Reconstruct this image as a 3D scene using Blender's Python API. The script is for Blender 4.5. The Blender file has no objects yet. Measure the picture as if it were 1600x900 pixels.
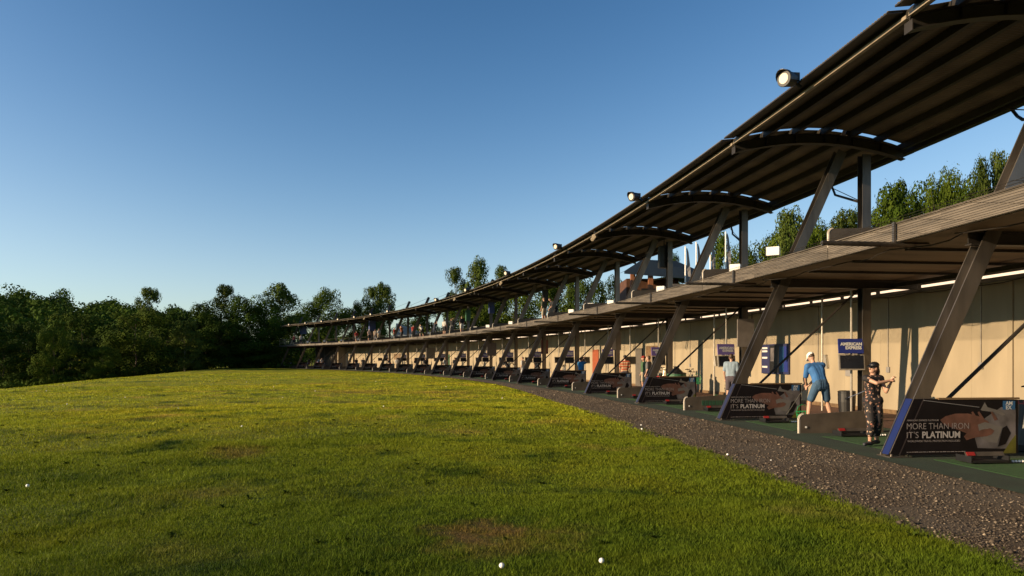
import bpy, bmesh, math, random
import numpy as np
from mathutils import Vector, Matrix
random.seed(7); rng = np.random.default_rng(7)
S = bpy.context.scene; C = S.collection
R = math.radians
# ------------------------------------------------------------------ camera, sky, sun, exposure
cam_d = bpy.data.cameras.new('camera'); cam = bpy.data.objects.new('camera', cam_d); C.objects.link(cam)
cam.location = (0, 0, 1.6); cam.rotation_euler = (R(90), 0, 0)
cam_d.sensor_width = 36; cam_d.lens = 24.0; cam_d.shift_y = 0.069; cam_d.clip_start = .05; cam_d.clip_end = 4000
S.camera = cam
SUN_EL, SUN_AZ = 14.5, 253.3          # azimuth clockwise from +Y
w = bpy.data.worlds.new("World"); S.world = w; w.use_nodes = True
nt = w.node_tree; bg = nt.nodes['Background']; sky = nt.nodes.new('ShaderNodeTexSky')
sky.sky_type = 'NISHITA'; sky.sun_disc = False; sky.sun_elevation = R(SUN_EL); sky.sun_rotation = R(SUN_AZ)
sky.air_density = .9; sky.dust_density = .7; sky.ozone_density = 4.0; sky.altitude = 100
# deepen the clear evening blue: a plain per channel response curve over the whole sky
sp_ = nt.nodes.new('ShaderNodeSeparateColor'); cb_ = nt.nodes.new('ShaderNodeCombineColor'); nt.links.new(sky.outputs[0], sp_.inputs[0])
for ch, gm_, am_, mm_ in ((0, 2.4, 20., .8), (1, 1.9, 4.25, 1.4), (2, 1.9, 2.6, 1.6)):
    def mt_(op, a_, b_):
        n_ = nt.nodes.new('ShaderNodeMath'); n_.operation = op
        for q_, v_ in ((0, a_), (1, b_)):
            if isinstance(v_, (int, float)): n_.inputs[q_].default_value = v_
            else: nt.links.new(v_, n_.inputs[q_])
        return n_.outputs[0]
    y_ = mt_('MULTIPLY', mt_('POWER', mt_('MULTIPLY', sp_.outputs[ch], .1764), gm_), am_)
    y_ = mt_('DIVIDE', y_, mt_('ADD', mt_('MULTIPLY', y_, 1/mm_), 1.)); nt.links.new(mt_('MULTIPLY', y_, 1/.1656), cb_.inputs[ch])
nt.links.new(cb_.outputs[0], bg.inputs[0]); bg.inputs[1].default_value = .092
sd = bpy.data.lights.new('sun', 'SUN'); sun = bpy.data.objects.new('sun', sd); C.objects.link(sun)
sd.energy = 5.0; sd.angle = R(.5); sd.color = (1, .74, .45)
a = R(SUN_AZ); e = R(SUN_EL)
sdir = Vector((math.sin(a)*math.cos(e), math.cos(a)*math.cos(e), math.sin(e)))
sun.rotation_euler = sdir.to_track_quat('Z', 'Y').to_euler(); sun.location = (-30, -10, 30)
S.view_settings.view_transform = 'Standard'; S.view_settings.look = 'None'
S.view_settings.exposure = .85; S.view_settings.gamma = 1
F, HZ = 1067.0, 560.4                 # focal length in photo pixels, horizon row

# ------------------------------------------------------------------ helpers
def M(name, col, rough=.6, metal=0., var=.15, scale=4., bump=0., bscale=40., streak=None, spec=.5, rnd=0.):
    m = bpy.data.materials.new(name); m.use_nodes = True; t = m.node_tree; b = t.nodes['Principled BSDF']
    b.inputs['Roughness'].default_value = rough; b.inputs['Metallic'].default_value = metal
    b.inputs['Specular IOR Level'].default_value = spec
    tc = t.nodes.new('ShaderNodeTexCoord'); mp = t.nodes.new('ShaderNodeMapping'); t.links.new(tc.outputs['Object'], mp.inputs[0])
    if streak: mp.inputs['Scale'].default_value = streak
    n = t.nodes.new('ShaderNodeTexNoise'); n.inputs['Scale'].default_value = scale; n.inputs['Detail'].default_value = 6
    t.links.new(mp.outputs[0], n.inputs['Vector'])
    r = t.nodes.new('ShaderNodeMapRange'); r.inputs[1].default_value = .3; r.inputs[2].default_value = .7
    r.inputs[3].default_value = 1-var; r.inputs[4].default_value = 1+var; t.links.new(n.outputs[0], r.inputs[0])
    v = t.nodes.new('ShaderNodeVectorMath'); v.operation = 'SCALE'; v.inputs[0].default_value = col
    t.links.new(r.outputs[0], v.inputs['Scale'])
    if rnd:
        oi = t.nodes.new('ShaderNodeObjectInfo'); r2 = t.nodes.new('ShaderNodeMapRange'); r2.inputs[3].default_value = 1-rnd; r2.inputs[4].default_value = 1+rnd
        t.links.new(oi.outputs['Random'], r2.inputs[0]); v2 = t.nodes.new('ShaderNodeVectorMath'); v2.operation = 'SCALE'; t.links.new(v.outputs[0], v2.inputs[0]); t.links.new(r2.outputs[0], v2.inputs['Scale']); v = v2
    t.links.new(v.outputs[0], b.inputs['Base Color'])
    if bump:
        n2 = t.nodes.new('ShaderNodeTexNoise'); n2.inputs['Scale'].default_value = bscale; n2.inputs['Detail'].default_value = 4
        t.links.new(mp.outputs[0], n2.inputs['Vector'])
        bp = t.nodes.new('ShaderNodeBump'); bp.inputs['Strength'].default_value = bump; bp.inputs['Distance'].default_value = .02
        t.links.new(n2.outputs[0], bp.inputs['Height']); t.links.new(bp.outputs[0], b.inputs['Normal'])
    return m
def emis(name, col, st):
    m = bpy.data.materials.new(name); m.use_nodes = True; b = m.node_tree.nodes['Principled BSDF']
    b.inputs['Base Color'].default_value = (*col, 1); b.inputs['Emission Color'].default_value = (*col, 1); b.inputs['Emission Strength'].default_value = st
    return m
def link(name, me, m=None, parent=None, mw=None):
    o = bpy.data.objects.new(name, me); C.objects.link(o)
    if m is not None and me is not None and not me.materials: me.materials.append(m)
    if parent: o.parent = parent
    if mw is not None: o.matrix_local = mw
    return o
def tag(o, label=None, cat=None, group=None, kind=None):
    if label: o['label'] = label
    if cat: o['category'] = cat
    if group: o['group'] = group
    if kind: o['kind'] = kind
    return o
def empty(name, label, cat, mw=None, group=None):
    o = bpy.data.objects.new(name, None); C.objects.link(o); o.empty_display_size = .2
    if mw is not None: o.matrix_world = mw
    return tag(o, label, cat, group)
def copy_tree(o, mw=None, label=None, group=None, parent=None):
    c = o.copy(); C.objects.link(c)
    if parent is not None: c.parent = parent
    if mw is not None: c.matrix_world = mw
    if label: c['label'] = label
    if group: c['group'] = group
    for ch in list(o.children): copy_tree(ch, parent=c)
    return c
def mesh(name, v, f, smooth=False):
    me = bpy.data.meshes.new(name); me.from_pydata([tuple(p) for p in v], [], f); me.update()
    if smooth:
        me.polygons.foreach_set('use_smooth', [True]*len(me.polygons))
    return me
class G:                                     # collects simple solids
    def __init__(s): s.v = []; s.f = []
    def box(s, c, d, mat=None):
        h = [x/2 for x in d]; n = len(s.v)
        for z in (-1, 1):
            for x, y in ((-1,-1),(1,-1),(1,1),(-1,1)):
                p = Vector((x*h[0], y*h[1], z*h[2]))
                if mat: p = mat @ p
                s.v.append(p+Vector(c))
        s.f += [tuple(n+i for i in q) for q in ((0,3,2,1),(4,5,6,7),(0,1,5,4),(1,2,6,5),(2,3,7,6),(3,0,4,7))]
        return s
    def b2(s, x0, x1, y0, y1, z0, z1): return s.box(((x0+x1)/2, (y0+y1)/2, (z0+z1)/2), (x1-x0, y1-y0, z1-z0))
    def tube(s, a, b, r0, r1=None, n=8, cap=True):
        a = Vector(a); b = Vector(b); r1 = r0 if r1 is None else r1
        q = (b-a).to_track_quat('Z', 'Y'); k = len(s.v)
        for p, r in ((a, r0), (b, r1)):
            for i in range(n):
                t = 2*math.pi*i/n; s.v.append(p+q @ Vector((math.cos(t)*r, math.sin(t)*r, 0)))
        for i in range(n):
            j = (i+1) % n; s.f.append((k+i, k+j, k+n+j, k+n+i))
        if cap: s.f.append(tuple(k+i for i in range(n))[::-1]); s.f.append(tuple(k+n+i for i in range(n)))
        return s
    def path(s, pts, r, n=6):
        for p, q in zip(pts, pts[1:]): s.tube(p, q, r, n=n)
        return s
    def lathe(s, c, prof, n=16, axis=None):
        k = len(s.v); c = Vector(c); q = Vector(axis).to_track_quat('Z', 'Y') if axis else None
        for r, z in prof:
            for i in range(n):
                t = 2*math.pi*i/n; p = Vector((math.cos(t)*r, math.sin(t)*r, z))
                s.v.append(c+(q @ p if q else p))
        for j in range(len(prof)-1):
            for i in range(n):
                i2 = (i+1) % n; s.f.append((k+j*n+i, k+j*n+i2, k+(j+1)*n+i2, k+(j+1)*n+i))
        s.f.append(tuple(k+i for i in range(n))[::-1]); s.f.append(tuple(k+(len(prof)-1)*n+i for i in range(n)))
        return s
    def poly(s, pts, th):                    # polygon in (x,z), thickness th in y, front face at y=0
        k = len(s.v); n = len(pts)
        for y in (0, th):
            for x, z in pts: s.v.append(Vector((x, y, z)))
        s.f.append(tuple(range(k, k+n))); s.f.append(tuple(range(k+n, k+2*n))[::-1])
        for i in range(n):
            j = (i+1) % n; s.f.append((k+j, k+i, k+n+i, k+n+j))
        return s
    def me(s, name, smooth=False): return mesh(name, s.v, s.f, smooth)
    def go(s, name, m, parent=None, mw=None, smooth=False): return link(name, s.me(name, smooth), m, parent, mw)
def text_mesh(body, size, x, z, y=-.004, off=0., sx=1., align='LEFT', space=1.):
    cu = bpy.data.curves.new('lettering', 'FONT'); cu.body = body; cu.size = size; cu.offset = off
    cu.align_x = align; cu.space_character = space; cu.resolution_u = 3
    o = bpy.data.objects.new('t', cu); C.objects.link(o)
    me = bpy.data.meshes.new_from_object(o); bpy.data.objects.remove(o)
    me.transform(Matrix.Translation((x, y, z)) @ Matrix.Rotation(R(90), 4, 'X') @ Matrix.Diagonal((sx, 1, 1, 1)))
    me.name = 'lettering'; return me

# ------------------------------------------------------------------ the curve of the building
X0, Y0, TH0, K0, K1, SP = 6.0346, 11.0637, .0906, .0049, .0013, 6.6104
def _curve():
    tab = {}; N = 60
    X, Y, th = X0, Y0, TH0; tab[0] = (X, Y, th)
    for i in range(20*N):
        th += (K0+K1*(i/N)/18)*SP/N; X -= math.sin(th)*SP/N; Y += math.cos(th)*SP/N; tab[i+1] = (X, Y, th)
    X, Y, th = X0, Y0, TH0
    for i in range(0, -5*N, -1):
        X += math.sin(th)*SP/N; Y -= math.cos(th)*SP/N; th -= K0*SP/N; tab[i-1] = (X, Y, th)
    return tab, N
TAB, TN = _curve()
def fr(u):
    k = int(round(max(-4.9, min(19.9, u))*TN)); return TAB[k]
def at(u, D, z=0):
    X, Y, th = fr(u); return Vector((X+D*math.cos(th), Y+D*math.sin(th), z))
def mw(u, D=0, z=0, rz=0):                   # local x = into the building, y = along it away from the camera
    X, Y, th = fr(u); return Matrix.Translation(at(u, D, z)) @ Matrix.Rotation(th+rz, 4, 'Z')
def solve(px, D, lo=-1., hi=19.):            # where along the building a picture column falls, at inset D
    best = None
    for k in range(int(lo*TN), int(hi*TN)):
        X, Y, th = TAB[k]; x = X+D*math.cos(th); y = Y+D*math.sin(th)
        if y < 3: continue
        e_ = abs(800+F*x/y-px)
        if best is None or e_ < best[0]: best = (e_, k/TN)
    return best[1]
CU = np.array([TAB[k] for k in sorted(TAB)][::6]); CUK = np.array(sorted(TAB)[::6])/TN
def inset(x, y):                             # inset D and u for arrays
    sh = x.shape; x = x.ravel(); y = y.ravel(); Dm = np.full(x.size, 1e9); um = np.zeros(x.size); bd = np.full(x.size, 1e18)
    for (cx, cy, th), u in zip(CU, CUK):
        d2 = (x-cx)**2+(y-cy)**2; m = d2 < bd
        bd[m] = d2[m]; Dm[m] = (x[m]-cx)*math.cos(th)+(y[m]-cy)*math.sin(th); um[m] = u
    far = np.sqrt(bd) > np.abs(Dm)+4
    Dm[far & (um < 18)] = 1e3*np.sign(Dm[far & (um < 18)]); Dm[far & (um >= 18)] = -50
    return Dm.reshape(sh), um.reshape(sh)
KB = .0056
def bp_(s, D, z):                            # point in a bay's own frame
    return Vector((-(1-math.cos(KB*s))/KB+D*math.cos(KB*s), math.sin(KB*s)/KB+D*math.sin(KB*s), z))
def sweep(prof, s0, s1, n=4, g=None):
    g = g or G(); k = len(g.v); m = len(prof)
    for j in range(n+1):
        s = s0+(s1-s0)*j/n
        for D, z in prof: g.v.append(bp_(s, D, z))
    for j in range(n):
        for i in range(m):
            i2 = (i+1) % m; g.f.append((k+j*m+i, k+(j+1)*m+i, k+(j+1)*m+i2, k+j*m+i2))
    g.f.append(tuple(k+i for i in range(m))); g.f.append(tuple(k+n*m+i for i in range(m))[::-1])
    return g
def rect(D0, D1, z0, z1): return [(D0, z0), (D1, z0), (D1, z1), (D0, z1)]

# ------------------------------------------------------------------ materials
m_steel = M('weathered_steel', (.105, .092, .080), .33, .55, .4, 3, .15, 60, (1, 1, .25), rnd=.18)
m_dark = M('dark_steel', (.030, .025, .021), .5, .3, .25, 5)
m_purl = M('purlin_steel', (.022, .018, .013), .55, .2, .2, 5)
m_sheet = M('roof_sheet', (.12, .096, .056), .6, .1, .35, 1.3, rnd=.15)
m_angle = M('pale_edge_steel', (.27, .22, .165), .5, .2, .2, 6)
m_wall = M('cream_wall', (.272, .226, .158), .85, 0, .13, 1.6, .1, 30, (1, 1, .35), rnd=.015)
m_wallc = M('wall_cap', (.08, .07, .06), .8)
m_soffit = M('soffit_boards', (.15, .10, .062), .7, 0, .35, 2.2, .1, 20, (.25, 1, 1))
m_fascia = M('weathered_fascia', (.10, .084, .067), .7, 0, .4, 2.5, .3, 30, (.5, .5, 6), rnd=.15)
m_deck = M('deck_top', (.16, .14, .12), .8)
m_div = M('divider_board', (.075, .058, .042), .6, 0, .3, 3, rnd=.2)
m_dived = M('divider_edge', (.42, .37, .31), .5)
m_black = M('black_plastic', (.009, .009, .01), .45)
m_screen = M('screen_glass', (.012, .014, .02), .12, 0, .3, 3)
m_white = M('white_paint', (.78, .76, .72), .5, 0, .06)
m_pole = M('galvanised_pole', (.30, .27, .23), .4, .3, .15, 8)
m_navy = M('navy_print', (.012, .022, .15), .45, 0, .05)
m_navy_lit = M('sunlit_navy_print', (.10, .07, .24), .5, 0, .08)  # navy sign print with direct sunlight painted in as purple
m_print = M('white_print', (.5, .5, .5), .6, 0, .03)
m_grey = M('grey_print', (.2, .19, .19), .6, 0, .08)
m_banner = M('black_banner_vinyl', (.008, .006, .007), .6, 0, .35, 3, spec=.15, rnd=.3)
m_bluesl = M('blue_sleeve', (.005, .011, .075), .45, 0, .12)
m_wood = M('wood_rail', (.13, .08, .04), .6, 0, .3, 6, .2, 40, (.2, 1, 1))
m_orange = M('orange_board', (.24, .055, .018), .6)
m_red = M('red_plastic', (.25, .02, .02), .4)
m_green = M('green_plastic', (.01, .22, .07), .4)
m_dkgreen = M('dark_green_plastic', (.03, .10, .05), .5)
m_skin = M('skin', (.42, .24, .165), .55, 0, .08)
m_hairb = M('brown_hair', (.06, .035, .02), .6)
m_shoe = M('dark_shoe', (.03, .03, .04), .6)
m_shoew = M('white_shoe', (.7, .68, .64), .6)
m_ball = M('golf_ball_white', (.85, .84, .80), .4)
m_chrome = M('club_steel', (.55, .53, .5), .25, .9)
m_lens = emis('lamp_lens', (.55, .46, .34), .25)
m_strip = emis('glowing_strip', (1, .74, .50), .85)  # plain emissive colour for the strip along the wall top
m_bark = M('bark', (.04, .03, .02), .9, 0, .3, 6, .6, 20)
m_birch = M('birch_bark', (.16, .145, .12), .8, 0, .4, 5, .3, 20)

def color_node(t, col):
    n = t.nodes.new('ShaderNodeRGB'); n.outputs[0].default_value = (*col, 1); return n.outputs[0]
def mixc(t, f, a_, b_):
    n = t.nodes.new('ShaderNodeMix'); n.data_type = 'RGBA'
    if isinstance(f, float): n.inputs[0].default_value = f
    else: t.links.new(f, n.inputs[0])
    t.links.new(a_, n.inputs[6]); t.links.new(b_, n.inputs[7]); return n.outputs[2]
def noise(t, vec, scale, detail=4, lo=.4, hi=.6, rough=.5):
    n = t.nodes.new('ShaderNodeTexNoise'); n.inputs['Scale'].default_value = scale; n.inputs['Detail'].default_value = detail
    n.inputs['Roughness'].default_value = rough
    t.links.new(vec, n.inputs['Vector']); r = t.nodes.new('ShaderNodeMapRange'); r.inputs[1].default_value = lo; r.inputs[2].default_value = hi
    t.links.new(n.outputs[0], r.inputs[0]); return r.outputs[0]
PATCH = [(780, 843, .75, .3), (740, 832, .5, .2), (372, 710, .7, .3), (1160, 707, .3, .2), (560, 612, 3.5, 1.2), (520, 600, 3, 1), (300, 578, 7, 3), (350, 576, 6, 3), (700, 612, 2, 1)]
def grass_mat(name, blades):
    m = bpy.data.materials.new(name); m.use_nodes = True; t = m.node_tree; b = t.nodes['Principled BSDF']
    b.inputs['Roughness'].default_value = .6; b.inputs['Specular IOR Level'].default_value = .08 if blades else .03
    g = t.nodes.new('ShaderNodeNewGeometry'); P = g.outputs['Position']
    c = mixc(t, noise(t, P, .16, 5, .38, .62), color_node(t, (.078, .100, .008)), color_node(t, (.155, .148, .011)))
    c = mixc(t, noise(t, P, .9, 5, .35, .65), c, color_node(t, (.115, .135, .012)))
    c = mixc(t, noise(t, P, .45, 5, .58, .75), c, color_node(t, (.18, .135, .035)))
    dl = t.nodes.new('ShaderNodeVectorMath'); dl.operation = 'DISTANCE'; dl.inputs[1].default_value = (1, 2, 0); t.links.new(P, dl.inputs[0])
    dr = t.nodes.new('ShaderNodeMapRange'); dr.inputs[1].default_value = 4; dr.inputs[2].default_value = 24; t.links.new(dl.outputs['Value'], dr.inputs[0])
    near_dim = t.nodes.new('ShaderNodeVectorMath'); near_dim.operation = 'MULTIPLY'; t.links.new(c, near_dim.inputs[0]); near_dim.inputs[1].default_value = (.80, 1.05, .85)
    far_bright = t.nodes.new('ShaderNodeVectorMath'); far_bright.operation = 'MULTIPLY'; t.links.new(c, far_bright.inputs[0]); far_bright.inputs[1].default_value = (2.65, 2.45, 1.7)
    c = mixc(t, dr.outputs[0], near_dim.outputs[0], far_bright.outputs[0])  # shading painted into the grass: dimmed near the camera, brightened farther off
    c = mixc(t, noise(t, P, .7, 7, .52, .68, .65), c, color_node(t, (.030, .062, .006)))
    for px, py, rx, ry in PATCH:
        d = 1.6*F/(py-HZ); X = (px-800)/F*d
        s = t.nodes.new('ShaderNodeVectorMath'); s.operation = 'SUBTRACT'; t.links.new(P, s.inputs[0]); s.inputs[1].default_value = (X, d, 0)
        s2 = t.nodes.new('ShaderNodeVectorMath'); s2.operation = 'MULTIPLY'; t.links.new(s.outputs[0], s2.inputs[0]); s2.inputs[1].default_value = (1/rx, 1/(ry*2.2), 0)
        l = t.nodes.new('ShaderNodeVectorMath'); l.operation = 'LENGTH'; t.links.new(s2.outputs[0], l.inputs[0])
        nn = noise(t, P, 2.6 if rx < 1 else .5, 6, .32, .68, .65)
        ad = t.nodes.new('ShaderNodeMath'); ad.operation = 'ADD'; t.links.new(l.outputs['Value'], ad.inputs[0]); t.links.new(nn, ad.inputs[1])
        r = t.nodes.new('ShaderNodeMapRange'); r.inputs[1].default_value = 1.55; r.inputs[2].default_value = .75; r.inputs[3].default_value = 0; r.inputs[4].default_value = .42
        t.links.new(ad.outputs[0], r.inputs[0]); c = mixc(t, r.outputs[0], c, color_node(t, (.22, .115, .05) if rx < 1 else (.32, .19, .05)))
    if blades:
        at_ = t.nodes.new('ShaderNodeAttribute'); at_.attribute_name = 'rnd'
        r = t.nodes.new('ShaderNodeMapRange'); r.inputs[3].default_value = .55; r.inputs[4].default_value = 1.55; t.links.new(at_.outputs['Fac'], r.inputs[0])
        v = t.nodes.new('ShaderNodeVectorMath'); v.operation = 'SCALE'; t.links.new(c, v.inputs[0]); t.links.new(r.outputs[0], v.inputs['Scale']); c = v.outputs[0]
        tr = t.nodes.new('ShaderNodeBsdfTranslucent'); t.links.new(c, tr.inputs[0])
        mx = t.nodes.new('ShaderNodeMixShader'); mx.inputs[0].default_value = .3
        t.links.new(b.outputs[0], mx.inputs[1]); t.links.new(tr.outputs[0], mx.inputs[2]); t.links.new(mx.outputs[0], t.nodes['Material Output'].inputs[0])
    else:
        f = noise(t, P, 14, 6, .3, .7, .7)
        r = t.nodes.new('ShaderNodeMapRange'); r.inputs[3].default_value = .6; r.inputs[4].default_value = 1.25; t.links.new(f, r.inputs[0])
        v = t.nodes.new('ShaderNodeVectorMath'); v.operation = 'SCALE'; t.links.new(c, v.inputs[0]); t.links.new(r.outputs[0], v.inputs['Scale']); c = v.outputs[0]
        bp = t.nodes.new('ShaderNodeBump'); bp.inputs['Strength'].default_value = 1; bp.inputs['Distance'].default_value = .10
        t.links.new(f, bp.inputs['Height']); t.links.new(bp.outputs[0], b.inputs['Normal'])
    t.links.new(c, b.inputs['Base Color']); return m
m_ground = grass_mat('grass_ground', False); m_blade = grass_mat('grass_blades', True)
def leaf_mat(name, c1, c2):
    m = bpy.data.materials.new(name); m.use_nodes = True; t = m.node_tree; b = t.nodes['Principled BSDF']
    b.inputs['Roughness'].default_value = .9; b.inputs['Specular IOR Level'].default_value = .06
    at_ = t.nodes.new('ShaderNodeAttribute'); at_.attribute_name = 'rnd'
    oi = t.nodes.new('ShaderNodeObjectInfo')
    c = mixc(t, at_.outputs['Fac'], color_node(t, c1), color_node(t, c2))
    r = t.nodes.new('ShaderNodeMapRange'); r.inputs[3].default_value = .75; r.inputs[4].default_value = 1.3; t.links.new(oi.outputs['Random'], r.inputs[0])
    v = t.nodes.new('ShaderNodeVectorMath'); v.operation = 'SCALE'; t.links.new(c, v.inputs[0]); t.links.new(r.outputs[0], v.inputs['Scale'])
    t.links.new(v.outputs[0], b.inputs['Base Color'])
    tr = t.nodes.new('ShaderNodeBsdfTranslucent'); t.links.new(v.outputs[0], tr.inputs[0])
    mx = t.nodes.new('ShaderNodeMixShader'); mx.inputs[0].default_value = .08
    t.links.new(b.outputs[0], mx.inputs[1]); t.links.new(tr.outputs[0], mx.inputs[2]); t.links.new(mx.outputs[0], t.nodes['Material Output'].inputs[0])
    return m
m_leafd = leaf_mat('dark_foliage', (.010, .024, .004), (.045, .075, .008))
m_leafm = leaf_mat('mid_foliage', (.022, .044, .005), (.064, .090, .010))
m_leafl = leaf_mat('birch_foliage', (.032, .056, .009), (.068, .088, .018))

# ------------------------------------------------------------------ terrain
def smooth(a_, b_, x): t = np.clip((x-a_)/(b_-a_), 0, 1); return t*t*(3-2*t)
def gz(x, y):
    x = np.asarray(x, float); y = np.asarray(y, float)
    D, u = inset(x, y)
    m = smooth(-2.5, -4.5, D)
    q = -x-24.5-.3*(y-34)+1.5
    z = -.108*np.where(q > 0, np.sqrt(q*q+16)-4, 0)*smooth(0, 30, y)
    z = np.maximum(z, -7.5)
    und = 1.6*(.035*np.sin(x*.31+.8*np.sin(y*.17))*np.sin(y*.23+1)+.018*np.sin(x*1.1+2*np.sin(y*.45))*np.sin(y*.9)+.012*np.sin(x*2.3+y*.8)*np.sin(y*2.1-x))
    far = smooth(150, 260, np.hypot(x, y))*smooth(-20, -90, x)
    z = z*(1-far)+far*(9+5*np.sin(x*.012+1))*smooth(150, 300, np.hypot(x, y))
    return z+und*m*smooth(3, 8, np.hypot(x, y)+2)-(1-smooth(-2.2, -2.8, D))*.05
rad = np.concatenate([np.linspace(0.5, 12, 50), np.linspace(12.3, 45, 90), np.linspace(46, 180, 90), np.geomspace(185, 3000, 24)])
ang = np.linspace(0, 2*np.pi, 361)[:-1]
RR, AA = np.meshgrid(rad, ang, indexing='ij'); gx = RR*np.cos(AA); gy = RR*np.sin(AA); gzv = gz(gx, gy)
V = np.stack([gx, gy, gzv], -1).reshape(-1, 3); na = len(ang)
Fc = [(i*na+j, (i+1)*na+j, (i+1)*na+(j+1) % na, i*na+(j+1) % na) for i in range(len(rad)-1) for j in range(na)]
Fc.append(tuple(range(na)))
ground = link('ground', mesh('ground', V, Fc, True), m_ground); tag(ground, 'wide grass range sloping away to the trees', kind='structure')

def strip(name, Din, Dout, z, m, u0=-4.5, u1=18.6, n=230, sub=1, label=None):
    v = []; f = []
    for i in range(n+1):
        u = u0+(u1-u0)*i/n; a_ = Din(u) if callable(Din) else Din; b_ = Dout(u) if callable(Dout) else Dout
        for j in range(sub+1): v.append(at(u, a_+(b_-a_)*j/sub, z))
    for i in range(n):
        for j in range(sub):
            k = i*(sub+1)+j; f.append((k, k+1, k+sub+2, k+sub+1))
    o = link(name, mesh(name, v, f), m); tag(o, label, kind='structure'); return o
m_gravel = bpy.data.materials.new('gravel_bed'); m_gravel.use_nodes = True
t = m_gravel.node_tree; b = t.nodes['Principled BSDF']; g_ = t.nodes.new('ShaderNodeNewGeometry'); P = g_.outputs['Position']
c = mixc(t, noise(t, P, 45, 3, .3, .7), color_node(t, (.042, .030, .019)), color_node(t, (.120, .092, .063)))
c = mixc(t, noise(t, P, .8, 4, .45, .65), c, color_node(t, (.055, .034, .016)))
t.links.new(c, b.inputs['Base Color']); b.inputs['Roughness'].default_value = .95
bpn = t.nodes.new('ShaderNodeBump'); bpn.inputs['Strength'].default_value = 1; bpn.inputs['Distance'].default_value = .02
t.links.new(noise(t, P, 60, 3, .2, .8), bpn.inputs['Height']); t.links.new(bpn.outputs[0], b.inputs['Normal'])
def gw(u): return -2.42 if u < 1.8 else (-2.42+(u-1.8)/3.4*1.42 if u < 5.2 else -1.0)
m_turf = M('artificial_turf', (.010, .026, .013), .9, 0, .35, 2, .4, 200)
m_mat = M('tee_mat_green', (.014, .060, .010), .9, 0, .25, 8, .4, 250)
m_red_floor = M('red_brown_floor', (.075, .026, .015), .8, 0, .25, 2)
strip('gravel_path', lambda u: gw(u)-.35, -.2, -.004, m_gravel, sub=3, label='grey gravel path curving along the tee bays')
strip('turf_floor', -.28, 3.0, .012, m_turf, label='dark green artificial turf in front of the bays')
strip('walkway', 2.99, 6.3, .016, m_red_floor, label='red brown walkway along the cream wall')

# gravel stones and grass blades (stuff)
def tri_mesh(name, V, T, rnd=None, m=None):
    me = bpy.data.meshes.new(name); n = len(V); k = len(T)
    me.vertices.add(n); me.vertices.foreach_set('co', V.astype(np.float32).ravel())
    me.loops.add(k*3); me.loops.foreach_set('vertex_index', T.astype(np.int32).ravel())
    me.polygons.add(k); me.polygons.foreach_set('loop_start', np.arange(0, 3*k, 3, dtype=np.int32))
    me.update(calc_edges=True)
    if rnd is not None:
        at_ = me.attributes.new('rnd', 'FLOAT', 'POINT'); at_.data.foreach_set('value', rnd.astype(np.float32))
    me.materials.append(m); return me
def grass():
    ds = []
    for (r0, r1, n, am) in ((4.2, 8, 270000, .80), (8, 14, 290000, .74), (14, 25, 240000, .72), (25, 45, 150000, .70), (45, 80, 70000, .70)):
        r = np.sqrt(rng.random(n)*(r1*r1-r0*r0)+r0*r0); th = (rng.random(n)*2-1)*am
        ds.append(np.stack([r*np.sin(th), r*np.cos(th)], 1))
    p = np.concatenate(ds); D, u = inset(p[:, 0], p[:, 1])
    edge = np.where(u < 1.8, -2.42, np.where(u < 5.2, -2.42+(u-1.8)/3.4*1.42, -1.0))
    e2 = edge+.12*np.sin(u*38)+.10*np.sin(u*91+1)+.07*np.sin(u*203)+np.abs(rng.normal(0, .10, len(D)))*np.where(rng.random(len(D)) > .97, 6, 1)-.05
    p = p[D < e2]; r = np.hypot(p[:, 0], p[:, 1]); n = len(p)
    patch = np.zeros(n)
    for px, py, rx, ry in PATCH[:4]:
        d = 1.6*F/(py-HZ); X = (px-800)/F*d; patch += np.exp(-(((p[:, 0]-X)/rx)**2+((p[:, 1]-d)/(ry*2.2))**2)*.8)
    keep = rng.random(n) > patch*(.15+.45*(np.sin(p[:, 0]*7+3*np.sin(p[:, 1]*5)) > -.2)); p = p[keep]; r = r[keep]; n = len(p)
    z = gz(p[:, 0], p[:, 1])
    cl = .5+.5*np.sin(p[:, 0]*2.1+np.sin(p[:, 1]*1.7)*2)*np.sin(p[:, 1]*1.3+np.sin(p[:, 0]*.9)*2)
    cl2 = .5+.5*np.sin(p[:, 0]*.5+3*np.sin(p[:, 1]*.31))*np.sin(p[:, 1]*.62)
    cl3 = .5+.5*np.sin(p[:, 0]*6.3+2*np.sin(p[:, 1]*4.1))*np.sin(p[:, 1]*5.2+2*np.sin(p[:, 0]*3.7)); h = (.014+.020*rng.random(n))*(.5+.8*cl*cl2+.8*cl3**2+.3*rng.random(n)+.8*(rng.random(n) > .985))*(1+r*.012); wd = np.maximum(.0024, .00042*r)*(.7+.7*rng.random(n))
    a_ = rng.random(n)*np.pi*2; l = rng.random(n)*np.pi*2; lean = h*(.2+.8*rng.random(n))
    dx = np.cos(a_)*wd; dy = np.sin(a_)*wd
    V = np.empty((n, 3, 3)); V[:, 0] = np.stack([p[:, 0]-dx, p[:, 1]-dy, z-.005], 1); V[:, 1] = np.stack([p[:, 0]+dx, p[:, 1]+dy, z-.005], 1)
    V[:, 2] = np.stack([p[:, 0]+np.cos(l)*lean, p[:, 1]+np.sin(l)*lean, z+h], 1)
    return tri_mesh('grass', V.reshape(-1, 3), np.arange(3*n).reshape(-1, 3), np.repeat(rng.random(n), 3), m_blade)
tag(link('grass', grass()), 'short rough grass blades on the near range', 'grass', kind='stuff')
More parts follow.
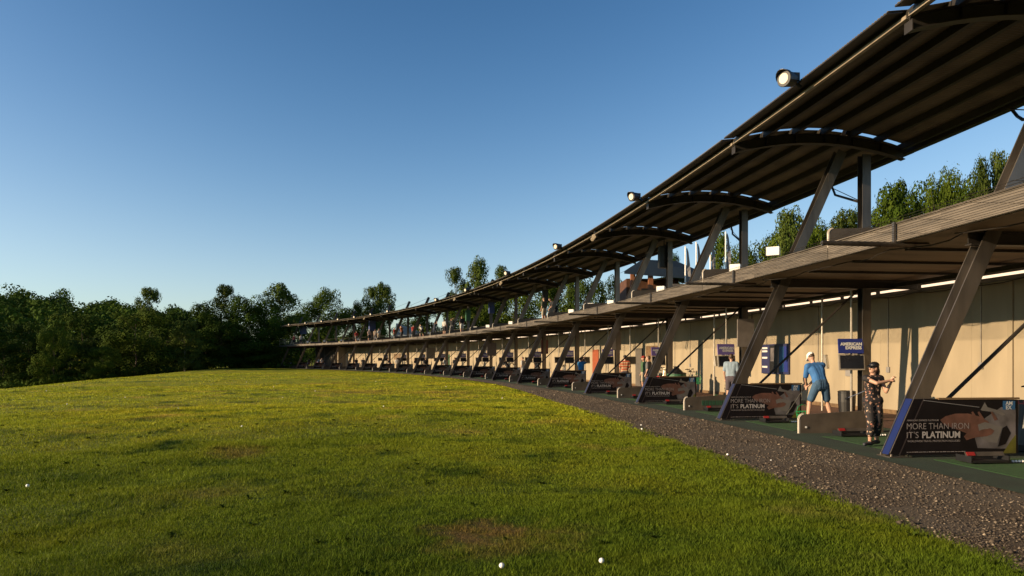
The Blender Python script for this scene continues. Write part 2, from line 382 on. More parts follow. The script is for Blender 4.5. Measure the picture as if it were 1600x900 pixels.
def weeds():
    Vs = []; Ts = []; Rn = []; k = 0
    for i in range(420):
        r = math.sqrt(random.random()*(22*22-4.5*4.5)+4.5*4.5); th = random.uniform(-.7, .55)
        if i % 3 == 0:
            u = random.uniform(-1.2, 4); p_ = at(u, gw(u)+random.uniform(-.35, .25)); x, y = p_.x, p_.y
        else: x, y = r*math.sin(th), r*math.cos(th)
        D_, u_2 = inset(np.array([x]), np.array([y]))
        if i % 3 and D_[0] > gw(u_2[0]): continue
        z = float(gz(np.array([x]), np.array([y]))[0]); n = random.randint(7, 16); sz = random.uniform(.03, .07)
        an_ = rng.random(n)*6.283; ln = sz*(.5+.6*rng.random(n)); w_ = ln*.28; el = .25+.6*rng.random(n)
        dx, dy, dz = np.cos(an_)*np.cos(el)*ln, np.sin(an_)*np.cos(el)*ln, np.sin(el)*ln; px_, py_ = -np.sin(an_)*w_, np.cos(an_)*w_
        v = np.stack([np.stack([x+0*dx, y+0*dx, z+0*dx], 1), np.stack([x+dx*.55+px_, y+dy*.55+py_, z+dz*.7+.01], 1), np.stack([x+dx, y+dy, z+dz], 1), np.stack([x+dx*.55-px_, y+dy*.55-py_, z+dz*.7+.01], 1)], 1).reshape(-1, 3)
        t_ = (np.array([(0, 1, 2), (0, 2, 3)])[None]+(np.arange(n)*4)[:, None, None]).reshape(-1, 3); Vs.append(v); Ts.append(t_+k); k += len(v); Rn.append(np.repeat(.2+.8*rng.random(n), 4))
    return tri_mesh('weeds', np.concatenate(Vs), np.concatenate(Ts), np.concatenate(Rn), m_leafm)
tag(link('weeds', weeds()), 'small broad leaved weeds scattered in the grass and along the gravel edge', 'weeds', kind='stuff')
m_stone = bpy.data.materials.new('gravel_stones'); m_stone.use_nodes = True; t = m_stone.node_tree
an = t.nodes.new('ShaderNodeAttribute'); an.attribute_name = 'rnd'; rp = t.nodes.new('ShaderNodeValToRGB')
rp.color_ramp.elements[0].color = (.030, .022, .015, 1); rp.color_ramp.elements[1].color = (.27, .215, .155, 1)
e_ = rp.color_ramp.elements.new(.8); e_.color = (.10, .075, .052, 1)
t.links.new(an.outputs['Fac'], rp.inputs[0]); t.links.new(rp.outputs[0], t.nodes['Principled BSDF'].inputs['Base Color']); t.nodes['Principled BSDF'].inputs['Roughness'].default_value = .9
def stones():
    oct_v = np.array([(1,0,0),(-1,0,0),(0,1,0),(0,-1,0),(0,0,1),(0,0,-.3)], float)
    oct_t = np.array([(0,2,4),(2,1,4),(1,3,4),(3,0,4),(2,0,5),(1,2,5),(3,1,5),(0,3,5)])
    pts = []; n = 80000
    uu = rng.random(n)**1.9*5.2-1.6; dd = rng.random(n)
    tab = np.array([fr(u) for u in np.linspace(-1.7, 3.7, 400)]); idx = np.clip(((uu+1.7)/5.4*399).astype(int), 0, 399)
    T_ = tab[idx]; oe = np.where(uu < 1.8, -2.68, -2.68+(uu-1.8)/3.4*1.6)
    D = oe+(-.25-oe)*dd+rng.normal(0, .05, n)
    al = rng.random(n)*.02; x = T_[:, 0]+D*np.cos(T_[:, 2])-np.sin(T_[:, 2])*rng.normal(0, .1, n); y = T_[:, 1]+D*np.sin(T_[:, 2])+rng.normal(0, .1, n)
    k = (.5+.5*np.sin(x*2.2+np.sin(y*1.4)*2)*np.sin(y*1.1+x))*(.4+.6*np.sin(x*5+y*3.1)**2); keep = rng.random(n) < .22+.9*k
    x = x[keep]; y = y[keep]; D = D[keep]; n = len(x); r = np.hypot(x, y)
    s = (.005+.011*rng.random(n)**2.2)*(1+.03*r)*np.where(rng.random(n) > .97, 2.1, 1)
    a_ = rng.random(n)*6.28; V = oct_v[None]*s[:, None, None]*(.6+.7*rng.random((n, 6, 3)))
    Vx = V[..., 0]*np.cos(a_)[:, None]-V[..., 1]*np.sin(a_)[:, None]; Vy = V[..., 0]*np.sin(a_)[:, None]+V[..., 1]*np.cos(a_)[:, None]
    V = np.stack([Vx+x[:, None], Vy+y[:, None], V[..., 2]*.7], -1)
    T = oct_t[None]+(np.arange(n)*6)[:, None, None]
    return tri_mesh('gravel', V.reshape(-1, 3), T.reshape(-1, 3), np.repeat(rng.random(n), 6), m_stone)
tag(link('gravel', stones()), 'loose grey gravel stones on the path', 'gravel', kind='stuff')

# ------------------------------------------------------------------ the building
B = empty('range_building', 'long curved two storey driving range building with steel frames and corrugated roof', 'building')
def part(g, name, m, smooth=False):          # prototype data for a bay part
    me = g.me(name, smooth); me.materials.append(m); return me
ZS = lambda D: 6.92+.33*(1-((D-2.8)/2.35)**2)
protos_b = []; protos_f = []                 # (name, mesh) per bay / per frame
# roof sheet (corrugated across), purlins, front angle
def roof_sheet():
    s0, s1 = .10, SP-.10; ns = int((s1-s0)/.08*5); Ds = [.13, .3, .5]+list(np.linspace(.8, 5.35, 12)); v = []; f = []
    for k in range(2):
        for i in range(ns+1):
            s = s0+(s1-s0)*i/ns; c_ = .011*math.sin(2*math.pi*(s-s0)/.08)
            for D in Ds: v.append(bp_(s, D, max(ZS(max(D, .5)), 0)+.25+.15+c_-.012*k-(.0 if D > .5 else (.5-D)*.12)))
    m_ = len(Ds); off = (ns+1)*m_
    for k in range(2):
        for i in range(ns):
            for j in range(m_-1):
                q = (k*off+i*m_+j, k*off+i*m_+j+1, k*off+(i+1)*m_+j+1, k*off+(i+1)*m_+j); f.append(q if k == 0 else q[::-1])
    for i in range(ns):
        f.append((i*m_, (i+1)*m_, off+(i+1)*m_, off+i*m_)); f.append((i*m_+m_-1, off+i*m_+m_-1, off+(i+1)*m_+m_-1, (i+1)*m_+m_-1))
    me = mesh('roof_sheet', v, f, True); me.materials.append(m_sheet); return me
protos_b.append(('roof_sheet', roof_sheet()))
for D in (1.25, 2.05, 2.85, 3.65, 4.4, 5.1):
    z = ZS(D)+.25; pr = [(D-.04, z-.02), (D+.04, z-.02), (D+.04, z+.0), (D+.012, z+.0), (D+.012, z+.13), (D-.04, z+.135), (D-.04, z+.118), (D-.012, z+.115), (D-.012, z), (D-.04, z)]
    protos_b.append(('purlin', part(sweep([(D-.05, z-.03), (D+.05, z-.03), (D+.05, z+.135), (D-.05, z+.135)], .0, SP, 4), 'purlin', m_purl)))
zf = ZS(.5)+.25
protos_b.append(('edge_angle', part(sweep([(.40, zf-.035), (.48, zf-.035), (.48, zf-.025), (.414, zf-.025), (.414, zf+.025), (.40, zf+.025)], .04, SP-.04, 4), 'edge_angle', m_angle)))
protos_b.append(('edge_purlin', part(sweep(rect(.46, .56, zf+.014, zf+.135), .0, SP, 4), 'edge_purlin', m_purl)))
protos_b.append(('edge_shade_strip', part(sweep([(.115, zf+.06), (.39, zf+.095), (.39, zf+.115), (.115, zf+.085)], .11, SP-.11, 4), 'edge_shade_strip', m_purl)))  # dark strip added to paint shade under the roof overhang
protos_b.append(('gutter', part(sweep([(5.33, 7.12), (5.50, 7.12), (5.52, 7.28), (5.50, 7.28), (5.48, 7.14), (5.35, 7.14), (5.35, 7.26), (5.33, 7.26)], 0, SP, 4), 'gutter', m_dark)))
# deck: slab, soffit, fascia panels, joists
protos_b.append(('deck_slab', part(sweep(rect(1.05, 6.1, 3.74, 3.95), 0, SP, 6), 'deck_slab', m_deck)))
protos_b.append(('soffit', part(sweep(rect(1.05, 5.7, 3.69, 3.735), .0, SP, 6), 'soffit', m_soffit)))
for k in range(2):
    s0 = SP*k/2+.012; s1 = SP*(k+1)/2-.012; g = sweep(rect(.99, 1.04, 3.70, 4.02), s0, s1, 3)
    sweep(rect(.965, 1.06, 4.02, 4.045), s0, s1, 3, g); sweep(rect(.975, .99, 3.705, 3.73), s0, s1, 3, g)
    protos_b.append(('fascia_panel', part(g, 'fascia_panel', m_fascia)))
    g = G(); s = SP*(k+.17); p = bp_(s, .98, 0)
    protos_b.append(('fascia_post', part(sweep(rect(.945, .962, 3.69, 4.05), s-.03, s+.03, 1), 'fascia_post', m_steel)))
    # net outrigger poles
    g = G(); r_ = .045 if k == 0 else .02; zz = 3.66
    if k == 0:
        g.tube(bp_(s, 1.6, zz), bp_(s, -.42, zz), .04, n=8); g.tube(bp_(s+.16, 1.6, zz), bp_(s+.16, -.30, zz+.02), .035, n=8)
    else: g.tube(bp_(s, 1.3, zz), bp_(s, -.42, zz), .018, n=6)
    protos_b.append(('net_pole', part(g, 'net_pole', m_steel)))
g = G()
for i in range(12):
    D = .95-1.36*i/11; pts = [bp_(SP*j/4, D, 3.70-.02*math.sin(math.pi*((j/4*2+.66) % 1))) for j in range(5)]; g.path(pts, .0042, 3)
for j in range(6): g.tube(bp_(SP*j/6+.3, .95, 3.70), bp_(SP*j/6+.3, -.41, 3.70), .003, n=3)
protos_b.append(('safety_net', part(g, 'safety_net', m_steel)))
for j in range(1, 4):
    s = SP*j/4; g = G().box(bp_(s, 3.55, 3.665), (4.0, .05, .06), Matrix.Rotation(KB*s, 3, 'Z'))
    protos_b.append(('joist', part(g, 'joist', m_purl)))
g = G().path([bp_(SP*j/16, 1.35+.12*math.sin(j*1.1), 3.66-.05*abs(math.sin(j*math.pi/4))-.01) for j in range(17)], .012, 5)
protos_b.append(('cable', part(g, 'cable', m_dark)))
g = G().path([bp_(SP*j/12, 5.55, 3.38-.06*abs(math.sin(j*math.pi/3))) for j in range(13)], .012, 5)
protos_b.append(('cable', part(g, 'cable', m_dark)))
protos_b.append(('service_rail', part(sweep(rect(4.9, 4.98, 3.50, 3.60), 0, SP, 4), 'service_rail', m_dark)))
# ground floor wall, glowing strip at its top, parapet above
for k in range(4):
    s0 = SP*k/4+.0018; s1 = SP*(k+1)/4-.0018
    protos_b.append(('wall_panel', part(sweep(rect(5.75, 5.9, 0, 3.40), s0, s1, 2), 'wall_panel', m_wall)))
for s_, z_ in ((1.25, 1.2), (4.6, 1.35), (2.9, .45)):
    protos_b.append(('socket_box', part(sweep(rect(5.715, 5.748, z_, z_+.16), s_, s_+.13, 1), 'socket_box', m_grey)))
    protos_b.append(('conduit', part(sweep(rect(5.725, 5.748, z_+.165, 3.38), s_+.055, s_+.08, 1), 'conduit', m_pole)))
protos_b.append(('skirting', part(sweep(rect(5.72, 5.748, .02, .14), 0, SP, 3), 'skirting', m_wood)))
protos_b.append(('wall_backing', part(sweep(rect(5.95, 6.05, -.02, 3.8), 0, SP, 3), 'wall_backing', m_wallc)))
protos_b.append(('wall_cap', part(sweep(rect(5.70, 5.92, 3.40, 3.45), 0, SP, 3), 'wall_cap', m_wallc)))
for j in range(4):
    protos_b.append(('bright_strip', part(sweep(rect(5.66, 5.69, 3.50, 3.56), SP*j/4+.12, SP*(j+1)/4-.10, 2), 'bright_strip', m_strip)))
protos_b.append(('parapet', part(sweep(rect(6.0, 6.1, 3.955, 4.45), 0, SP, 3), 'parapet', m_wall)))
protos_b.append(('back_handrail', part(sweep(rect(6.02, 6.07, 4.95, 4.99), 0, SP, 3), 'back_handrail', m_steel)))
for i in range(-3, 18):
    last = 16
    for nm, me in protos_b:
        if nm in ('wall_panel', 'wall_backing', 'wall_cap', 'bright_strip') and i > 15: continue
        if i > 9 and nm == 'bright_strip': continue
        link(nm, me, None, B, mw(i))
# frames
L0 = math.atan(.4615)                        # lean of the columns
def lean(z): return z*.4615
def col_part(z0, z1, off=0.0):
    g = G(); ax = Vector((math.sin(L0), 0, math.cos(L0))); pr = Vector((math.cos(L0), 0, -math.sin(L0)))
    def bar(cx, cy, wx, wy):
        a_ = Vector((lean(z0)+off, 0, z0)); b_ = Vector((lean(z1)+off, 0, z1)); k = len(g.v)
        for p in (a_, b_):
            for sx, sy in ((-1,-1),(1,-1),(1,1),(-1,1)): g.v.append(p+pr*(cx+sx*wx/2)+Vector((0, cy+sy*wy/2, 0)))
        g.f += [tuple(k+i for i in q) for q in ((0,3,2,1),(4,5,6,7),(0,1,5,4),(1,2,6,5),(2,3,7,6),(3,0,4,7))]
    bar(0, -.105, .25, .022); bar(0, .105, .25, .022); bar(.02, 0, .02, .188); bar(-.02, .0, .0, .0) if 0 else None
    for zc in (z0+.1*(z1-z0), z1-.1*(z1-z0)):
        g.box((lean(zc)+off, -.119, zc), (.17, .006, .22))
    return g
protos_f.append(('inclined_column', part(col_part(.03, 7.05, .12), 'inclined_column', m_steel)))
g = G(); g.b2(-.02, .36, -.17, .17, .014, .035); [g.tube((x, y, .03), (x, y, .07), .018, n=6) for x in (.03, .31) for y in (-.13, .13)]
protos_f.append(('base_plate', part(g, 'base_plate', m_steel)))
def hsec(g, x0, z0, z1):
    g.b2(x0-.12, x0+.12, -.11, -.09, z0, z1); g.b2(x0-.12, x0+.12, .09, .11, z0, z1); g.b2(x0-.01, x0+.01, -.09, .09, z0, z1)
g = G(); hsec(g, 4.06, .016, 3.45); hsec(g, 4.06, 3.95, 7.0); g.b2(3.92, 4.2, -.13, .13, .017, .04)
protos_f.append(('post', part(g, 'post', m_steel)))
def truss():
    g = G(); n = 16; Dd = [.43+(5.18-.43)*i/n for i in range(n+1)]
    def band(y0, y1, za, zb):
        k = len(g.v)
        for D in Dd:
            z = ZS(D)
            for yy, zz in ((y0, z+za), (y1, z+za), (y1, z+zb), (y0, z+zb)): g.v.append(Vector((D, yy, zz)))
        for i in range(n):
            for j in range(4):
                j2 = (j+1) % 4; g.f.append((k+i*4+j, k+i*4+j2, k+i*4+4+j2, k+i*4+4+j))
        g.f.append((k+3, k+2, k+1, k)); g.f.append(tuple(k+n*4+i for i in range(4)))
    band(-.09, .09, 0, .018); band(-.09, .09, .232, .25); band(-.008, .008, .018, .232)
    for D in (1.3, 2.1, 2.9, 3.3, 3.7, 4.5): g.box((D, 0, ZS(D)+.125), (.015, .16, .21))
    g.b2(.41, .428, -.10, .10, ZS(.43)-.01, ZS(.43)+.17)
    for D in (1.25, 2.05, 2.85, 3.65, 4.4, 5.1): g.box((D+.07, 0, ZS(D)+.30), (.02, .14, .10))
    return g
protos_f.append(('roof_truss', part(truss(), 'roof_truss', m_dark)))
g = G(); g.b2(1.45, 5.6, -.07, .07, 3.46, 3.48); g.b2(1.45, 5.6, -.07, .07, 3.66, 3.685); g.b2(1.45, 5.6, -.01, .01, 3.48, 3.66)
protos_f.append(('deck_beam', part(g, 'deck_beam', m_dark)))
protos_f.append(('brace', part(G().tube((.25, .09, .12), (4.0, .09, 3.48), .032, n=8), 'brace', m_dark)))
g = G(); g.b2(0, 0, 0, 0, 0, 0) if 0 else None
g = col_part(7.45, 9.0, .12); protos_f.append(('mast', part(g, 'mast', m_dark)))
g = G().tube((lean(8.95)+.12, 0, 8.95), (.6, 0, 7.36), .012, n=4); g.tube((lean(8.95)+.12, 0, 8.95), (5.1, 0, 7.4), .012, n=4)
protos_f.append(('stay_cable', part(g, 'stay_cable', m_dark)))
g = G().path([(5.4, 3.6, 7.12), (5.35, 3.4, 6.9), (5.2, 3.1, 6.72), (4.25, .3, 5.8), (4.22, .15, 5.6), (4.22, .15, 4.0)], .035, 7); g.tube((5.2, 3.4, 7.05), (4.3, .5, 5.9), .012, n=4)
protos_f.append(('downpipe', part(g, 'downpipe', m_dark)))
for i in range(-3, 19):
    for nm, me in protos_f:
        link(nm, me, None, B, mw(i))
# fabric sleeve on the foot of each column
def sleeve(m, x0, x1, y0, y1, nm):
    sl = G()
    for z in (.06, .95):
        for x, y in ((x0, y0), (x1, y0), (x1, y1), (x0, y1)): sl.v.append(Vector((lean(z)+.12+x, y, z)))
    sl.f += [tuple(q) for q in ((0,3,2,1),(4,5,6,7),(0,1,5,4),(1,2,6,5),(2,3,7,6),(3,0,4,7))]
    me = sl.me(nm); me.materials.append(m); return me
slb = sleeve(m_bluesl, -.150, -.141, -.10, .06, 'front_sleeve'); sln = sleeve(M('dull_navy_sleeve', (.012, .013, .04), .5), -.150, -.141, -.10, .06, 'front_sleeve'); slk = sleeve(m_banner, -.150, -.141, -.125, .125, 'front_sleeve'); sls = sleeve(m_banner, -.139, .10, -.131, -.124, 'side_sleeve')
slc = sleeve(m_bluesl, -.139, -.07, -.139, -.132, 'side_sleeve')
for i in range(-1, 8):
    link('front_sleeve', slb if i < 1 else (sln if i < 4 else slk), None, B, mw(i)); link('side_sleeve', sls, None, B, mw(i))
# end of the building: railing and end wall
eu = 18.0
g = G(); g.b2(1.05, 6.05, .0, 2.2, 3.72, 3.95); g.go('end_deck', m_fascia, B, mw(eu))
g = G()
for x, y in ((1.05, 0), (1.05, 2.15), (3.5, 2.15), (6.0, 2.15)): g.tube((x, y, 3.95), (x, y, 5.0), .04, n=6)
for z in (5.0, 4.5, 4.75, 4.25): g.path([(1.05, 0, z), (1.05, 2.15, z), (6, 2.15, z)], .025, 5)
g.go('end_railing', m_angle, B, mw(eu))
g = G(); g.b2(.9, 6.0, .1, .25, 0, 3.7); gm = mw(16.0)
G().b2(4.4, 5.75, -.1, .1, 0.02, 3.45).go('end_wall', m_wall, B, mw(16.02))
G().b2(6.0, 6.1, 0, 13.2, 0.0, 3.7).go('end_back_wall', m_wallc, B, mw(16.0))
# doors, switches in the wall
def in_wall(px, w_, z0, z1, m, nm):
    u = solve(px, 5.7); G().b2(-.04, 0.0, -w_/2, w_/2, z0, z1).go(nm, m, B, mw(u, 5.745)); return u
in_wall(930, 1.05, .02, 2.2, m_orange, 'door'); in_wall(998, 1.0, .02, 2.2, m_wallc, 'door')  # second one is a dark panel painting the shade of an open doorway
in_wall(1326, .28, 1.05, 1.32, m_grey, 'switch_box'); in_wall(700, 1.0, .02, 2.1, m_dkgreen, 'door'); in_wall(1018, 1.5, 1.35, 2.3, m_wood, 'notice_board')
in_wall(620, 2.4, 1.5, 2.3, m_wood, 'notice_board'); in_wall(1575, .14, .02, 3.39, m_wall, 'pilaster')

# ------------------------------------------------------------------ advertising banners (one on every frame)
def banner_parts(root, detail):
    TX = lambda z: lean(z)+.13; PX = lambda x: .83+(x-1.12)*1.2; root_off = -.15
    pts = [(TX(.04), .04), (2.18, .05), (2.18, .92), (TX(.94), .94)]
    G().poly(pts, .03).go('panel', m_banner, root)
    G().b2(.8, 2.2, -.012, .045, .925, .955).go('top_rail', m_wood, root)
    # the printed picture: arm, hand, cards
    def flat(pts, y, m, nm='print'):
        pts = [(PX(x), z) for x, z in pts]; k = len(pts); link(nm, mesh(nm, [(x, y, z) for x, z in pts], [tuple(range(k))]), m, root)
    sk = m_arm
    flat([(1.12,.60),(1.20,.66),(1.34,.70),(1.52,.70),(1.66,.66),(1.80,.58),(1.86,.50),(1.84,.42),(1.80,.35),(1.70,.33),(1.58,.30),(1.50,.27),(1.46,.33),(1.50,.38),(1.42,.42),(1.30,.47),(1.18,.52)], -.003, sk)
    flat([(1.62,.30),(1.76,.62),(2.0,.80),(2.21,.78),(2.21,.12),(1.66,.14)], -.0015, m_cloth)
    flat([(2.02,.05),(2.215,.05),(2.215,.36),(2.12,.22)], -.002, m_lime)
    flat([(1.66,.52),(1.76,.56),(2.02,.48),(1.94,.22),(1.80,.24),(1.70,.30)], -.0045, m_card)
    flat([(1.66,.32),(1.78,.33),(1.86,.36),(1.90,.42),(1.84,.46),(1.72,.44),(1.64,.40)], -.006, sk)
    for x in (1.62, 1.71, 1.90): flat([(x, .58), (x-.055, .72), (x-.03, .735), (x+.05, .60)], -.0045, sk)
    flat([(1.70,.76),(1.76,.88),(1.80,.80),(1.98,.74),(2.06,.68),(2.02,.66),(1.90,.72),(1.72,.745)], -.0045, m_card)
    flat([(1.95,.16),(2.02,.46),(2.08,.50),(2.14,.38),(2.06,.20)], -.0035, m_banner)
    ring = [(1.80+.045*math.cos(k*.5236), .415+.045*math.sin(k*.5236)) for k in range(12)]; flat(ring, -.0055, m_grey)
    flat([(2.02,.76),(2.20,.76),(2.20,.90),(2.02,.90)], -.0055, m_logo, 'logo_square')
    link('lettering', text_mesh('AM', .085, PX(2.06), .835, -.008, .002, 1.0), m_print, root); link('lettering', text_mesh('EX', .085, PX(2.06), .765, -.008, .002, 1.0), m_print, root)
    link('club_print', G().tube((.55, -.008, .915), (1.5, -.008, .80), .006, n=4).me('club_print'), m_grey, root)
    L = [('MORE THAN IRON', .26, 1.32, .100, .455, -.0012, m_grey2), ("IT'S", .26, .46, .100, .315, -.0012, m_grey2), ('AMERICAN EXPRESS PLATINUM', .26, .80, .026, .585, .0003, m_grey2),
         ('WORLDWIDE TRAVEL PROTECTION INCLUDED', .27, 1.17, .030, .250, .0003, m_grey2),
         ('PLATINUM', .52, 1.17, .100, .315, .0045, m_print2)]
    if not detail: L = L[:2]+[L[3], L[4]]
    gl_ = G(); x_ = .26; rr_2 = random.Random(4)              # line of fine print too small to read
    while x_ < 1.2:
        w_2 = rr_2.uniform(.02, .07); gl_.b2(x_, x_+w_2, -.008, -.006, .085, .085+rr_2.uniform(.007, .011)); x_ += w_2+.012
    tag(gl_.go('fine_print', m_grey2, root), kind='stuff')
    for body, x0, x1, hh, z, off, mm in L:
        me = text_mesh(body, hh/.70, 0, 0, -.009, off); xs_ = [v.co.x for v in me.vertices]; a_ = min(xs_); k_ = (x1-x0)/(max(xs_)-a_)
        me.transform(Matrix.Translation((x0, 0, z)) @ Matrix.Diagonal((k_, 1, 1, 1)) @ Matrix.Translation((-a_, 0, 0))); link('lettering', me, mm, root)
m_arm = M('printed_skin', (.10, .042, .03), .5, 0, .35, 5); m_cloth = M('printed_cloth', (.10, .09, .095), .5, 0, .5, 4)
m_lime = M('printed_lime', (.09, .085, .01), .5, 0, .3, 5); m_card = M('printed_card', (.12, .11, .105), .4, 0, .15, 6)
m_logo = M('printed_blue', (.01, .08, .20), .5, 0, .05); m_grey2 = M('thin_lettering', (.24, .21, .205), .6, 0, .03); m_print2 = M('bold_lettering', (.34, .31, .30), .6, 0, .03)
bn = empty('banner', 'large black payment card banner, nearest of all, behind the woman in the floral outfit', 'banner', mw(0, 0, .015, 0) @ Matrix.Translation((0, -.17, 0)), 'black advertising banners on the frames')
banner_parts(bn, True)
ORD = 'zeroth first second third fourth fifth sixth seventh eighth ninth tenth eleventh twelfth thirteenth fourteenth fifteenth sixteenth seventeenth eighteenth nineteenth twentieth twenty-first twenty-second twenty-third twenty-fourth twenty-fifth twenty-sixth twenty-seventh twenty-eighth twenty-ninth thirtieth'.split()
bnL = ['second black banner from the right, beside the golfer in blue', 'third black banner from the right, with the golf bag at its end', 'fourth black banner from the right, in front of the striped shirt golfer',
       'fifth black banner from the right, beside the golfer in bright blue shirt']
root2 = None
for i in range(1, 19):
    lb = bnL[i-1] if i <= 4 else 'small distant black banner, %s from the right along the column feet' % ORD[i+1]
    if i <= 3: copy_tree(bn, mw(i, 0, .015, R(random.uniform(-1.5, 1.5))) @ Matrix.Translation((0, -.17, 0)), lb, 'black advertising banners on the frames')
    else:
        if root2 is None:
            root2 = empty('banner', lb, 'banner', mw(i, 0, .015) @ Matrix.Translation((0, -.17, 0)), 'black advertising banners on the frames'); banner_parts(root2, False)
        else: copy_tree(root2, mw(i, 0, .015, R(random.uniform(-3, 3))) @ Matrix.Translation((0, -.17, 0)), lb, 'black advertising banners on the frames')
for o in list(C.objects):
    if o.name.startswith('banner') and o['label'].startswith('small distant'): o['group'] = 'small far banners at the column feet'

# ------------------------------------------------------------------ low dividers, mid-bay, both floors
def divider(root):
    n = 6; r = .10; pts = [(0, .0), (1.9, .0), (1.9, .50), (r, .40)] ; arc = [(r-r*math.sin(k/n*math.pi/2), .40-r+r*math.cos(k/n*math.pi/2)) for k in range(1, n+1)]
    pts = [(0, 0), (1.9, 0), (1.9, .49), (r, .40)]+arc[:-1]+[(0, .30)]
    G().poly(pts, .05).go('board', m_div, root)
    g = G(); outer = [(0, 0), (0, .30)]+arc[::-1]+[(r, .40)]
    k0 = [(x, z) for x, z in outer]
    for (x0_, z0_), (x1_, z1_) in zip(k0, k0[1:]): 
        if abs(x0_-x1_)+abs(z0_-z1_) > 1e-5: g.tube((x0_-.006, .025, z0_), (x1_-.006, .025, z1_), .03, n=6)
    g.go('edge_trim', m_dived, root)
    G().lathe((.14, -.006, .13), [(.022, 0), (.022, .008)], 10, (0, -1, 0)).go('fixing', m_white, root)
    return root
dv = divider(empty('bay_divider', 'low brown rounded bay divider between the golfer in blue and the woman', 'divider', mw(.52, .42, .013), 'low bay dividers on the ground floor'))
DL = {0: 'low brown bay divider with green lettering, beside the golf bag and the third banner', 1: 'low brown bay divider just left of the third banner', 2: 'low brown bay divider in front of the striped shirt golfer'}
for i in [-1]+list(range(1, 18)):
    lb = DL.get(i-1, 'low bay divider, %s from the right edge among the far ground floor bays' % ORD[i+2])
    o = copy_tree(dv, mw(i+.5, .42, .013), lb, 'low bay dividers on the ground floor' if i in (1, 2, 3) else 'far low dividers between far banners')
    if i == 1:
        gd_ = G(); rr_2 = random.Random(9)
        for q in range(9):
            x_ = .55+q*.115; gd_.b2(x_, x_+.028, -.008, -.001, .15, .30); gd_.b2(x_+.055, x_+.078, -.008, -.001, .15, .30)
            zz_ = rr_2.choice((.15, .21, .275)); gd_.b2(x_+.028, x_+.055, -.008, -.001, zz_, zz_+.025)
        tag(gd_.go('worn_lettering', m_dkgreen, o), kind='stuff')
UL = ['upper divider with pale rounded end above the golfer in blue', 'upper divider right of the wooden pavilion with the white box before it', 'upper divider under the wooden pavilion']
for i in range(-1, 18):
    lb = UL[i] if 0 <= i < 3 else 'upper deck divider, %s from the right along the far deck edge' % ORD[i+2]
    copy_tree(dv, mw(i+.5, 1.02, 3.955), lb, 'upper floor bay dividers' if 0 <= i < 3 else 'far upper dividers along the deck edge')

# ------------------------------------------------------------------ tee mats, ball trays
g = G().b2(.55, 2.75, -1.15, 1.15, 0, .006); mat_me = g.me('tee_mat'); mat_me.materials.append(m_mat)
k = 0
for i in range(-1, 14):
    for h in (.25, .76):
        o = link('tee_mat', mat_me, None, None, mw(i+h, 0, .013)); k += 1
        lb = {(0, .25): 'green tee mat under the woman in floral outfit', (0, .76): 'green tee mat under the golfer in blue polo', (-1, .76): 'green tee mat at the right edge before the nearest banner', (1, .25): 'green tee mat just beyond the second banner', (1, .76): 'green tee mat behind the divider with green lettering'}.get((i, h))
        tag(o, lb or 'distant green tee mat, %s from the right edge of the row' % ORD[k], 'mat', 'green tee mats in the bays' if lb else 'far green tee mats in the bays')
def tray(root):
    g = G(); g.b2(0, .62, -.16, .16, .012, .045); g.b2(0, .62, .14, .16, .045, .09); g.b2(0, .02, -.16, .16, .03, .11); g.b2(.60, .62, -.16, .16, .03, .11)
    g.go('tray_body', m_black, root)
    G().box((.31, -.04, .13), (.62, .012, .07), Matrix.Rotation(R(-35), 3, 'X')).go('label_strip', m_steel, root)
    G().box((.08, -.047, .134), (.13, .012, .06), Matrix.Rotation(R(-35), 3, 'X')).go('red_label', m_red, root)
    bm_ = bmesh.new(); bmesh.ops.create_icosphere(bm_, subdivisions=1, radius=.0215); me = bpy.data.meshes.new('ball'); bm_.to_mesh(me); me.materials.append(m_ball); bm_.free()
    for q in range(6): link('ball', me, None, root, Matrix.Translation((.72+q*.052, -.10, .022)))
    G().b2(.62, 1.10, -.13, -.07, 0, .010).go('ball_channel', m_black, root)
    return root
tr = tray(empty('ball_tray', 'ball tray with red label and row of balls behind the woman', 'ball tray', mw(.42, .85, .026), 'ball trays on the mats'))
TL = [(-.12, .75, 'ball tray with red label at the foot of the nearest banner'), (.86, .75, 'ball tray in front of the second banner beside a green basket'), (1.42, .85, 'ball tray before the divider with green lettering'),
      (1.88, .75, 'ball tray at the foot of the third banner'), (2.88, .75, 'ball tray at the foot of the fourth banner'), (2.42, .8, 'ball tray before the divider left of the third banner')]
for u, D, lb in TL: copy_tree(tr, mw(u, D, .026), lb, 'ball trays on the mats')
for i in range(4, 12): copy_tree(tr, mw(i-.12, .75, .026), 'small ball tray, %s from the right by a distant banner' % ORD[i+3], 'far ball trays by distant banners')

# green wire baskets
def basket(root):
    g = G(); n = 12
    for z, r in ((.02, .11), (.09, .125), (.16, .14), (.24, .155)):
        P_ = [(math.cos(6.2832*k/n)*r, math.sin(6.2832*k/n)*r, z) for k in range(n+1)]; g.path(P_, .007, 4)
    for k in range(n): t_ = 6.2832*k/n; g.tube((math.cos(t_)*.11, math.sin(t_)*.11, .02), (math.cos(t_)*.155, math.sin(t_)*.155, .24), .006, n=4)
    g.lathe((0, 0, 0), [(.11, .01), (.11, .025)], 12); g.go('wire_cage', m_green, root)
    G().path([(-.155, 0, .24), (-.12, 0, .36), (0, 0, .42), (.12, 0, .36), (.155, 0, .24)], .008, 5).go('handle', m_green, root); return root
bk = basket(empty('ball_basket', 'green wire ball basket beside the second banner below the golfer in blue', 'basket', mw(.90, 1.93, .03), 'green wire ball baskets'))
copy_tree(bk, mw(.13, 1.15, .03), 'green ball basket right behind the woman', 'green wire ball baskets')
copy_tree(bk, mw(-.1, 2.2, .72), 'green ball basket on the nearest banner at the right edge', 'green wire ball baskets')
